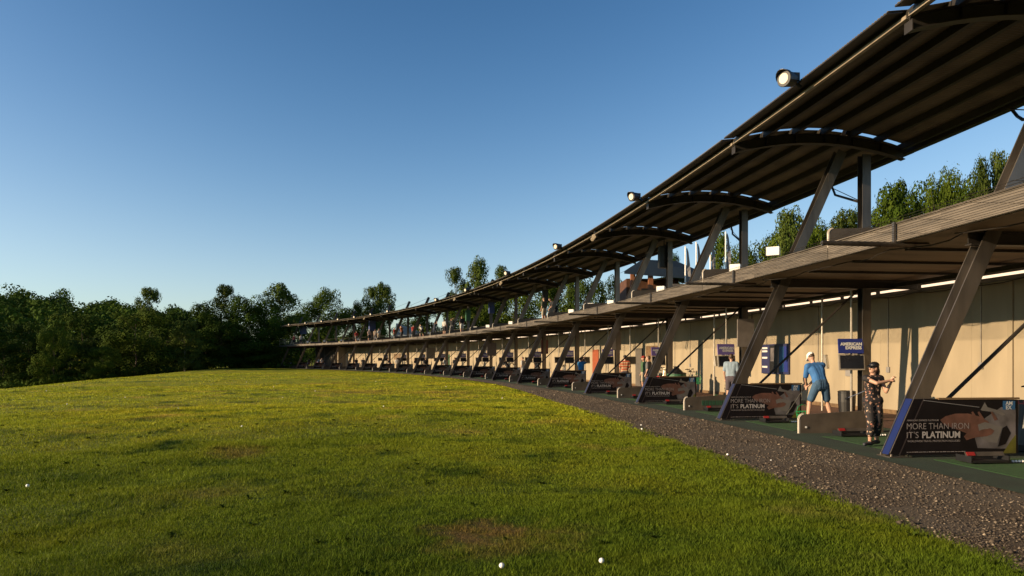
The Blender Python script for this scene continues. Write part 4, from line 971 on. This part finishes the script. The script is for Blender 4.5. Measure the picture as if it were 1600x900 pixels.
rp.color_ramp.elements[0].color = (.30, .055, .02, 1); rp.color_ramp.elements[1].position = .62; rp.color_ramp.elements[1].color = (.34, .24, .14, 1)
t.links.new(wv.outputs[0], rp.inputs[0]); t.links.new(rp.outputs[0], t.nodes['Principled BSDF'].inputs['Base Color']); t.nodes['Principled BSDF'].inputs['Roughness'].default_value = .8
BK = (.02, .02, .025); NV = (.03, .04, .07); WH = (.72, .70, .66); RD = (.5, .04, .03); BG = (.5, .42, .3); GY = (.18, .17, .17)
P(1143, 2.8, .02, 'stand', 60, (.32, .42, .52), (.10, .08, .10), 'man in pale grey shirt half hidden behind the second leaning column', vox=.014, sc=1.0)
P(977, 2.2, .02, 'stand', 80, m_stripe, NV, 'man in orange striped shirt and dark shorts with his back turned', hat=BK, vox=.016, sc=1.0)
P(1006, 3.0, .02, 'stand', 190, (.08, .16, .07), BG, 'man in green shirt with red cap left of the third column', hat=RD, vox=.018)
P(1013, 2.6, .02, 'stand', 150, GY, (.4, .2, .16), 'man in grey shirt beside the one with the red cap', vox=.018)
P(908, 2.0, .02, 'swing', 100, (.02, .20, .50), BK, 'golfer in bright blue shirt and black shorts swinging', vox=.018, sc=.95, clubto=(-.5, -.3, 1.5))
P(817, 2.0, .02, 'stand', 150, WH, WH, 'person all in white between two far columns', short=False)
P(792, 2.6, .02, 'address', 150, BK, BK, 'person in black with red cap in a far bay', hat=RD, short=False)
P(840, 3.6, .02, 'stand', 100, BK, GY, 'dark clothed person at a far monitor left of blue shirt golfer', short=False)
P(696, 2.2, .02, 'stand', 130, WH, BG, 'person in white shirt in a distant bay'); P(711, 3, .02, 'stand', 100, BK, BK, 'dark dressed person right of the one in white, far bay')
P(665, 1.8, .02, 'stand', 120, BK, BG, 'person in black shirt and beige shorts in a distant bay'); P(651, 2.6, .02, 'address', 150, BK, BK, 'crouching dark figure left of the beige shorts', short=False)
P(609, 1.8, .02, 'address', 140, BK, RD, 'bending person in red trousers in a distant bay', short=False); P(620, 3, .02, 'stand', 100, WH, BG, 'pale figure behind the one in red trousers')
P(556.5, 1.8, .02, 'stand', 120, BK, WH, 'person in black shirt and white trousers far left bay', short=False); P(567, 2.4, .02, 'stand', 100, BK, BK, 'dark figure at right of the white trousers, far bay', short=False)
P(503, 1.9, .02, 'stand', 130, WH, RD, 'person in white shirt and red shorts near the far end'); P(497, 2.6, .02, 'stand', 110, (.3, .38, .5), RD, 'person in pale blue shirt near the far end')
P(483, 3.0, .02, 'stand', 110, BK, (.3, .1, .08), 'dim figure in the open end of the building')
Z2 = 3.955
P(850, 2.2, Z2, 'stand', 130, (.10, .11, .07), BG, 'man in olive shirt standing on the upper deck'); P(867, 2.6, Z2, 'address', 200, BK, BK, 'person in black bending on the upper deck beside the man in olive')
P(722, 1.8, Z2, 'stand', 120, BK, WH, 'person in black top and white shorts on the upper deck'); P(706, 1.9, Z2, 'swing', 120, BK, GY, 'golfer in black shirt and grey shorts on the upper deck', clubto=(.3, -.6, 1.6))
P(694, 1.8, Z2, 'stand', 60, WH, BK, 'person in white top and black shorts on the upper deck'); P(679, 2.2, Z2, 'swing', 60, NV, NV, 'golfer in navy on the upper deck', short=False)
P(659, 1.9, Z2, 'address', 130, WH, BK, 'golfer in white shirt bending on the upper deck'); P(646, 2.4, Z2, 'stand', 100, RD, BK, 'person in red shirt and dark shorts on the upper deck')
P(628, 1.9, Z2, 'swing', 170, (.45, .14, .05), BK, 'person in orange shirt with arms out on the upper deck', short=False); P(617, 3, Z2, 'stand', 150, RD, RD, 'person all in red on the upper deck', short=False)
P(592, 2.1, Z2, 'stand', 120, WH, BG, 'person in white shirt on the far upper deck'); P(586, 2.6, Z2, 'stand', 90, (.5, .4, .33), GY, 'person in tan shirt left of the one in white, far upper deck', short=False)
P(577, 2.0, Z2, 'stand', 120, (.6, .45, .42), BK, 'person in pink shirt and white cap, far upper deck', hat=WH); P(557, 2.4, Z2, 'stand', 120, RD, GY, 'person in red shirt alone on the far upper deck')
P(470, 2.0, Z2, 'stand', 110, WH, BK, 'person in white shirt at the end of the upper deck'); P(459, 2.0, Z2, 'stand', 110, (.4, .1, .1), BK, 'person in dark red at the very end of the upper deck')
# blanket of the far shed behind upper deck
# ------------------------------------------------------------------ golf balls on the grass
bmx = bmesh.new(); bmesh.ops.create_icosphere(bmx, subdivisions=2, radius=.0215); ball_me = bpy.data.meshes.new('golf_ball'); bmx.to_mesh(ball_me); bmx.free(); ball_me.materials.append(m_ball)
ball_me.polygons.foreach_set('use_smooth', [True]*len(ball_me.polygons))
BL = {(940, 884): 'white golf ball in the grass at the bottom centre', (784, 892): 'white golf ball at the bottom edge left of centre', (1002, 667): 'white golf ball on the edge of gravel and grass', (1003, 673): 'white golf ball just below another at the gravel edge', (1137, 714): 'white golf ball on the grass near the gravel middle',
      (1205, 724): 'golf ball on the gravel path left of the nearest banner', (43, 764): 'white golf ball on the left grass'}
def gball(px, py, lb, grp=None, s=1.0, lift=.02):
    d = 1.6*F/(py-HZ); X = (px-800)/F*d
    for _ in range(4): z = float(gz(np.array([X]), np.array([d]))[0]); d = (1.6-z)*F/(py-HZ); X = (px-800)/F*d
    o = link('golf_ball', ball_me, None, None, Matrix.Translation((X, d, z+lift*s)) @ Matrix.Scale(s, 4)); tag(o, lb, 'golf ball', grp)
for (px, py), lb in BL.items(): gball(px, py, lb, 'golf balls on the range', lift=.04)
for k in range(14):
    px = random.uniform(0, 700) if k < 12 else random.uniform(300, 1000); py = random.uniform(592, 640) if k < 12 else random.uniform(600, 680)
    if px > 820 and py < 640: continue
    gball(px, py, 'stray white golf ball lying far out on the grass', 'stray golf balls far out on the grass', lift=.03)

# ------------------------------------------------------------------ trees
def leaf_cloud(pos, nrm, size, asp=.7, jit=.3):
    n = len(pos); r = rng.normal(0, 1, (n, 3)); nn = nrm+jit*r/np.linalg.norm(r, axis=1)[:, None]; nn /= np.linalg.norm(nn, axis=1)[:, None]
    t1 = np.cross(nn, rng.normal(0, 1, (n, 3))); t1 /= np.linalg.norm(t1, axis=1)[:, None]; t2 = np.cross(nn, t1)
    s = size*(.6+.8*rng.random(n))[:, None]
    V = np.stack([pos-t1*s*.5, pos+t2*s*.5*asp, pos+t1*s*.5, pos-t2*s*.5*asp], 1)
    T = np.array([(0, 1, 2), (0, 2, 3)])[None]+(np.arange(n)*4)[:, None, None]
    return V.reshape(-1, 3), T.reshape(-1, 3)
def crown(kind, nl, leaf, seed):
    """unit tree: height 1, crown half width about .3"""
    r_ = np.random.default_rng(seed); C_ = []
    if kind == 'birch':
        for k in range(95):
            z = .10+.86*r_.random()**.85; w_ = .22*(math.sqrt(max(0, 1-((z-.38)/.62)**2)) if z > .38 else 1-((.38-z)/.3)**2*.4)*(.75+.5*r_.random()); a_ = r_.random()*6.28; q = w_*r_.random()**.5
            C_.append((q*math.cos(a_), q*math.sin(a_), z, .042+.05*r_.random()*(1.3-z), 1.15))
    elif kind == 'poplar':
        for k in range(60):
            z = .06+.9*r_.random(); w_ = .20*math.sqrt(max(.02, 1-((z-.4)/.6)**2)); a_ = r_.random()*6.28; q = w_*r_.random()**.5; C_.append((q*math.cos(a_), q*math.sin(a_), z, .05+.05*r_.random()*(1.2-z), 1.05))
    else:
        for k in range(40):
            z = .05+.88*r_.random(); w_ = .33*math.sqrt(max(.03, 1-((z-.48)/.52)**2))*(.8+.35*r_.random()); a_ = r_.random()*6.28; q = w_*r_.random()**.35; C_.append((q*math.cos(a_), q*math.sin(a_), z, .075+.075*r_.random(), .85))
    C_ = np.array(C_); wt = C_[:, 3]**2; idx = r_.choice(len(C_), nl, p=wt/wt.sum()); c_ = C_[idx]
    d = r_.normal(0, 1, (nl, 3)); d /= np.linalg.norm(d, axis=1)[:, None]; rr_ = c_[:, 3]*(.78+.26*r_.random(nl)+.3*(r_.random(nl) > .93))
    pos = c_[:, :3]+d*rr_[:, None]*np.stack([np.ones(nl), np.ones(nl), c_[:, 4]], 1)
    V, T = leaf_cloud(pos, d, leaf); cr = r_.random(len(C_))[idx]
    return V, T, np.repeat(np.clip(.7*cr+.3*r_.random(nl), 0, 1), 4), C_
def tree_meshes(kind, nl, leaf, seed, lm, bmk):
    V, T, rn, C_ = crown(kind, nl, leaf, seed); me = tri_mesh('crown', V, T, rn, lm)
    g = G(); r_ = random.Random(seed); p = Vector((0, 0, -.03)); r = .018 if kind != 'broad' else .025
    for k in range(6):
        q = Vector((r_.uniform(-.012, .012), r_.uniform(-.012, .012), -.03+.93*(k+1)/6)); g.tube(p, q, r*.6, r*.43, n=6); p = q; r *= .72
    for k in range(14):
        c_ = C_[r_.randrange(len(C_))]; z0 = max(.1, c_[2]-.15-.1*r_.random()); g.tube((0, 0, z0), (c_[0], c_[1], c_[2]), .005*(1.2-z0), .002, n=4)
    tm = g.me('trunk'); tm.materials.append(bmk); return me, tm
TV = dict(broad=[tree_meshes('broad', 15000, .021, 10+k, m_leafd if k < 2 else m_leafm, m_bark) for k in range(4)], birch=[tree_meshes('birch', 16000, .018, 30+k, m_leafl, m_birch) for k in range(4)],
          poplar=[tree_meshes('poplar', 15000, .019, 50+k, m_leafm, m_bark) for k in range(2)])
tcount = 0
def tree(px, top, wpx, d, kind, lb, var=None, base=None, group=None):
    global tcount
    X = (px-800)/F*d; zb = float(gz(np.array([X]), np.array([d]))[0]) if base is None else base
    zt = 1.6+(HZ-top)*d/F; H = zt-zb; Wd = wpx*d/F; ref = {'broad': .74, 'birch': .44, 'poplar': .40}[kind]
    sx_ = Wd/(ref); v = TV[kind]; cm, tm = v[(tcount if var is None else var) % len(v)]; tcount += 1
    o = empty('birch_tree' if kind == 'birch' else ('poplar_tree' if kind == 'poplar' else 'leafy_tree'), lb, 'tree', Matrix.Translation((X, d, zb)) @ Matrix.Rotation(random.random()*6.28, 4, 'Z') @ Matrix.Diagonal((sx_, sx_, H, 1)), group)
    link('crown', cm, None, o); link('trunk', tm, None, o); return o
TG = 'trees at the far edge of the range'
for px, top, wp, d, kd, lb, vr in (
    (-25, 500, 110, 96, 'broad', 'dark leafy tree cut by the left edge', 0), (45, 503, 100, 102, 'broad', 'broad dark tree second from the left edge', 1), (84, 512, 62, 88, 'broad', 'smaller sunlit tree standing before the dark ones at left', 2),
    (128, 490, 95, 108, 'broad', 'broad tree above the dark gap at left', 3), (160, 540, 52, 90, 'broad', 'small bush like tree at the foot of the big sunlit one', 2), (212, 486, 120, 97, 'broad', 'big round sunlit tree at the range edge', 3),
    (234, 449, 46, 121, 'birch', 'tall thin topped tree poking above the big sunlit one', 0), (289, 499, 50, 98, 'birch', 'small pale green tree in front of the dark wood', 1), (262, 486, 90, 114, 'broad', 'dark tree behind the small pale one', 0),
    (322, 470, 74, 116, 'broad', 'dark rounded tree right of the small pale one', 1), (352, 445, 52, 126, 'birch', 'tall pointed tree at the middle of the dark wood', 2), (385, 462, 76, 119, 'broad', 'dark tree right of the tall pointed one', 0),
    (438, 441, 62, 130, 'birch', 'tall open crowned birch left of the building end', 3), (414, 478, 74, 121, 'broad', 'dark low tree below the open crowned birch', 1), (345, 500, 70, 114, 'broad', 'dark low tree under the tall pointed one', 0),
    (455, 486, 70, 137, 'broad', 'dark tree directly behind the building end', 1), (516, 451, 66, 148, 'broad', 'round topped tree behind the far roof end', 3), (487, 470, 52, 146, 'broad', 'lower dark tree left of the round topped one', 0),
    (566, 463, 44, 152, 'broad', 'small round tree between the far masts', 2), (600, 441, 40, 154, 'birch', 'tall birch above the far roof', 1), (582, 447, 34, 156, 'birch', 'thin birch left of the tall one above the far roof', 0),
    (540, 480, 80, 160, 'broad', 'dark tree between two round ones behind the far roof', 0), (648, 480, 60, 170, 'broad', 'very low tree top behind the roof masts', 1), (5, 530, 90, 90, 'broad', 'low dark tree at the left picture edge', 0), (180, 520, 90, 103, 'broad', 'dark tree in the gap left of the big sunlit one', 0), (300, 520, 80, 110, 'broad', 'low dark tree behind the small pale one', 1), (385, 520, 80, 118, 'broad', 'low dark undergrowth tree left of the building', 0), (435, 525, 80, 128, 'broad', 'low dark undergrowth tree at the building end', 1), (110, 530, 80, 98, 'broad', 'dark tree in the gap behind the smaller sunlit tree', 0)):
    tree(px, top, wp, d, kd, lb, vr, group=TG)
TB = 'trees behind the building'
for px, top, wp, d, kd, lb, vr in (
    (711, 417, 38, 100, 'birch', 'slender birch above the middle roof, left of the tallest', 0), (746, 402, 46, 98, 'birch', 'tallest slender birch above the middle roof', 1), (783, 415, 34, 102, 'birch', 'slender birch above the middle roof, right of the tallest', 2),
    (765, 440, 70, 96, 'broad', 'bushy tree under the three slender birches', 2), (700, 470, 80, 90, 'broad', 'green tree behind the upper deck couple in black', 3), (745, 460, 80, 84, 'broad', 'green tree behind the blue hanging banner', 2), (800, 440, 90, 78, 'broad', 'green tree seen under the roof, left of the black speaker', 3),
    (850, 425, 90, 72, 'broad', 'green tree behind the black hanging speaker', 2), (893, 405, 44, 70, 'birch', 'birch seen under the roof right of the speaker', 3), (925, 435, 70, 66, 'broad', 'green tree left of the wooden pavilion', 3), (960, 430, 50, 80, 'broad', 'tree just behind the wooden pavilion posts', 2),
    (1052, 395, 40, 75, 'broad', 'dark tree right behind the pavilion roof', 0), (1103, 420, 44, 70, 'broad', 'small green tree behind the flags', 2), (1127, 362, 46, 62, 'poplar', 'green tree behind the fourth flag', 0), (1160, 385, 60, 60, 'broad', 'green tree right of the flags', 3), (1190, 395, 60, 60, 'broad', 'low tree left of the second upper column', 2),
    (1236, 322, 62, 52, 'birch', 'birch seen through the frame left of the upper column', 1), (1275, 350, 60, 56, 'broad', 'low tree between the two upper columns', 3), (1318, 328, 56, 54, 'birch', 'pale birch left of the upper post', 2), (1345, 340, 50, 54, 'broad', 'tree behind the upper post', 3),
    (1395, 281, 62, 50, 'poplar', 'pointed tree right of the upper post', 1), (1425, 330, 70, 50, 'broad', 'low leafy tree between the pointed trees', 2), (1468, 268, 72, 48, 'broad', 'big round tree behind the wire net', 3), (1532, 243, 42, 46, 'birch', 'left of two tall birches by the right column', 3), (1560, 236, 42, 46, 'birch', 'right of two tall birches by the right column', 0),
    (1195, 372, 100, 60, 'broad', 'broad green tree behind the pale upper divider, left of the leaning column', 3), (1245, 352, 110, 58, 'broad', 'wide tree crown behind the second leaning column', 2), (1292, 346, 100, 58, 'broad', 'wide crown filling the view left of the upper post', 3), (1350, 326, 100, 57, 'broad', 'broad crown directly behind the upper post', 2),
    (1405, 302, 110, 54, 'broad', 'broad crown behind the pointed tree right of the post', 3), (1445, 290, 110, 53, 'broad', 'wide crown left of the big round tree', 2), (1500, 276, 120, 52, 'broad', 'wide crown between the round tree and the two birches', 3), (1550, 268, 120, 52, 'broad', 'wide crown behind the two tall birches', 2), (1600, 256, 120, 52, 'broad', 'wide crown filling the right edge above the deck', 3),
    (1510, 300, 70, 47, 'broad', 'low tree under the two tall birches', 2), (1610, 240, 70, 46, 'broad', 'tree at the right picture edge', 3), (1370, 360, 60, 52, 'broad', 'low bushy tree just above the deck edge', 2), (1300, 380, 80, 54, 'broad', 'low green tree above the deck edge near the post', 3), (1220, 385, 70, 56, 'broad', 'green tree low behind the leaning column', 2)):
    tree(px, top, wp, d, kd, lb, vr, base=0., group=TB)
# scrub along the edge of the field
def scrub():
    Vs = []; Ts = []; Rn = []; k = 0
    for i in range(230):
        px = random.uniform(-60, 470); q = max(0, min(1, (px)/400)); d = 84+34*q+random.uniform(-2, 3); X = (px-800)/F*d; z = float(gz(np.array([X]), np.array([d]))[0])
        n = 60; s = random.uniform(.5, 1.3); dd = rng.normal(0, 1, (n, 3)); dd /= np.linalg.norm(dd, axis=1)[:, None]; pos = dd*np.array([s, s, s*.8])*(.5+.6*rng.random(n))[:, None]+np.array([X, d, z+.35])
        v, t_ = leaf_cloud(pos, dd, .28); Vs.append(v); Ts.append(t_+k); k += len(v); Rn.append(np.repeat(rng.random(n), 4))
    return tri_mesh('undergrowth', np.concatenate(Vs), np.concatenate(Ts), np.concatenate(Rn), m_leafm)
tag(link('undergrowth', scrub()), 'low scrub along the edge of the grass under the trees', 'undergrowth', kind='stuff')
# far wood on the hill
def wood():
    Vs = []; Ts = []; Rn = []; k = 0
    for i in range(260):
        px = random.uniform(-140, 330); d = random.uniform(165, 330); X = (px-800)/F*d; z = float(gz(np.array([X]), np.array([d]))[0])
        prof = 440+max(0, px)*.115+random.uniform(-4, 8)+(330-d)*.22
        zt = 1.6+(HZ-prof)*d/F; s = random.uniform(3.2, 5.2); n = 420; dd = rng.normal(0, 1, (n, 3)); dd /= np.linalg.norm(dd, axis=1)[:, None]
        bl = rng.normal(0, .45, (7, 3))*s; bi = rng.integers(0, 7, n)
        pos = dd*np.array([.62*s, .62*s, .6*s])*(.8+.25*rng.random(n))[:, None]+.7*bl[bi]*np.array([1, 1, .9])+np.array([X, d, zt-s*1.2])
        pos[:, 2] = np.where(rng.random(n) < .3, pos[:, 2]-rng.random(n)*max(2, (zt-z)*.6), pos[:, 2]); pos[:, 2] = np.minimum(pos[:, 2], zt+.3)
        v, t_ = leaf_cloud(pos, dd, .95); Vs.append(v); Ts.append(t_+k); k += len(v); Rn.append(np.repeat(np.clip(.6*random.random()+.4*rng.random(n), 0, 1), 4))
    return tri_mesh('forest', np.concatenate(Vs), np.concatenate(Ts), np.concatenate(Rn), m_leafd)
tag(link('forest', wood()), 'far dark wood covering the hill behind the trees', 'forest', kind='stuff')

# ------------------------------------------------------------------ pavilion, flags, far shed
d = 46.; px2x = lambda px: (px-800)/F*d
o = empty('wooden_pavilion', 'wooden building with blue grey roof seen under the range roof', 'building', Matrix.Translation((px2x(1030), d, 0)))
m_bluer = M('blue_grey_roof', (.014, .024, .038), .5, .2, .15, 3); m_timber = M('orange_timber', (.20, .075, .028), .65, 0, .3, 3, .2, 30, (1, 1, .2)); m_greyw = M('grey_wall', (.10, .09, .085), .8)
zt = lambda py: 1.6+(HZ-py)*d/F
g = G(); g.v += [Vector(v) for v in ((-2.6, -1.5, zt(428)), (4.2, -1.5, zt(440)), (4.2, 5, zt(428)), (-2.6, 5, zt(420)), (-1.4, -1.4, zt(410)), (.9, -1.2, zt(412)), (2.8, -1.4, zt(432)), (-1.4, 5, zt(408)), (1.0, 5, zt(410)), (2.8, 5, zt(430)), (-2.6, -1.5, zt(432)), (4.2, -1.5, zt(444)))]
g.f += [(0, 4, 5, 6, 1), (4, 7, 8, 5), (5, 8, 9, 6), (0, 3, 7, 4), (6, 9, 2, 1), (0, 1, 11, 10)]; g.go('roof', m_bluer, o)
G().b2(-2.0, 1.6, 1.2, 4.6, 0, zt(432)).go('timber_wall', M('shade_tinted_timber', (.075, .03, .014), .7, 0, .4, 3), o); G().b2(.7, 3.9, -1.0, 4.5, 0, zt(446)).go('wall', m_greyw, o)  # timber wall takes a darker colour to paint in its shade
for px in (984, 1011): 
    x = px2x(px)-px2x(1030); G().b2(x-.15, x+.15, -1.3, -1.0, 0, zt(430)).go('post', m_timber, o)
G().b2(-1.0, .9, 1.1, 1.19, zt(462), zt(448)).go('window', m_black, o); G().tube((-.9, -1.0, zt(441)), (.8, -1.0, zt(434)), .06, n=6).go('rail', m_angle, o)
d2 = 40.; m_flag = M('flag_cloth', (.16, .155, .16), .8, 0, .2, 3)
for k, (px, top, lb) in enumerate(((1071, 385, 'leftmost white flag on its pole behind the building'), (1088, 378, 'second white flag from the left'), (1110, 372, 'third white feather flag from the left'), (1134, 362, 'fourth white feather flag with dark lettering, beside the trees'))):
    x = (px-800)/F*d2; zt_ = 1.6+(HZ-top)*d2/F; o = empty('feather_flag', lb, 'flag', Matrix.Translation((x, d2, 0)), 'white flags behind the building')
    G().tube((0, 0, 0), (0, 0, zt_), .06, .04, n=8).go('pole', m_white, o)
    n = 10; v = []; f = []
    for i in range(n+1):
        t_ = i/n; ww = .22*math.sin(math.pi*min(1, .25+.6*t_))*(1 if i < n else .5)
        for sgn, q in ((0, 0), (1, 1)): 
            for dy in (0, .012): v.append((.07+q*ww, dy+.07*math.sin(t_*7+q*2), zt_-.1-2.5*(1-t_)))
    for i in range(n):
        a_ = i*4; f += [(a_, a_+2, a_+6, a_+4), (a_+1, a_+5, a_+7, a_+3), (a_+2, a_+3, a_+7, a_+6), (a_, a_+4, a_+5, a_+1)]
    link('flag_cloth', mesh('flag_cloth', v, f), m_flag, o)
    if k > 1:
        for i in range(7): G().box((.22, -.09, zt_-1.2-i*.24), (.12, .01, .11), Matrix.Rotation(.4*((i % 3)-1), 3, 'Y')).go('lettering', m_grey, o)
d3 = 100.; x3 = (640-800)/F*d3
o = empty('marquee', 'grey blue marquee behind the far upper deck', 'tent', Matrix.Translation((x3, d3, 0)))
zz = lambda py: 1.6+(HZ-py)*d3/F
g = G(); g.v += [Vector(v) for v in ((-2, 0, zz(505)), (2.6, 0, zz(522)), (2.6, 4, zz(522)), (-2, 4, zz(505)), (-2, 0, 0), (2.6, 0, 0), (2.6, 4, 0), (-2, 4, 0))]; g.f += [(0, 1, 2, 3), (0, 4, 5, 1), (1, 5, 6, 2), (3, 7, 4, 0)]
g.go('canvas', M('marquee_canvas', (.26, .30, .34), .7), o)
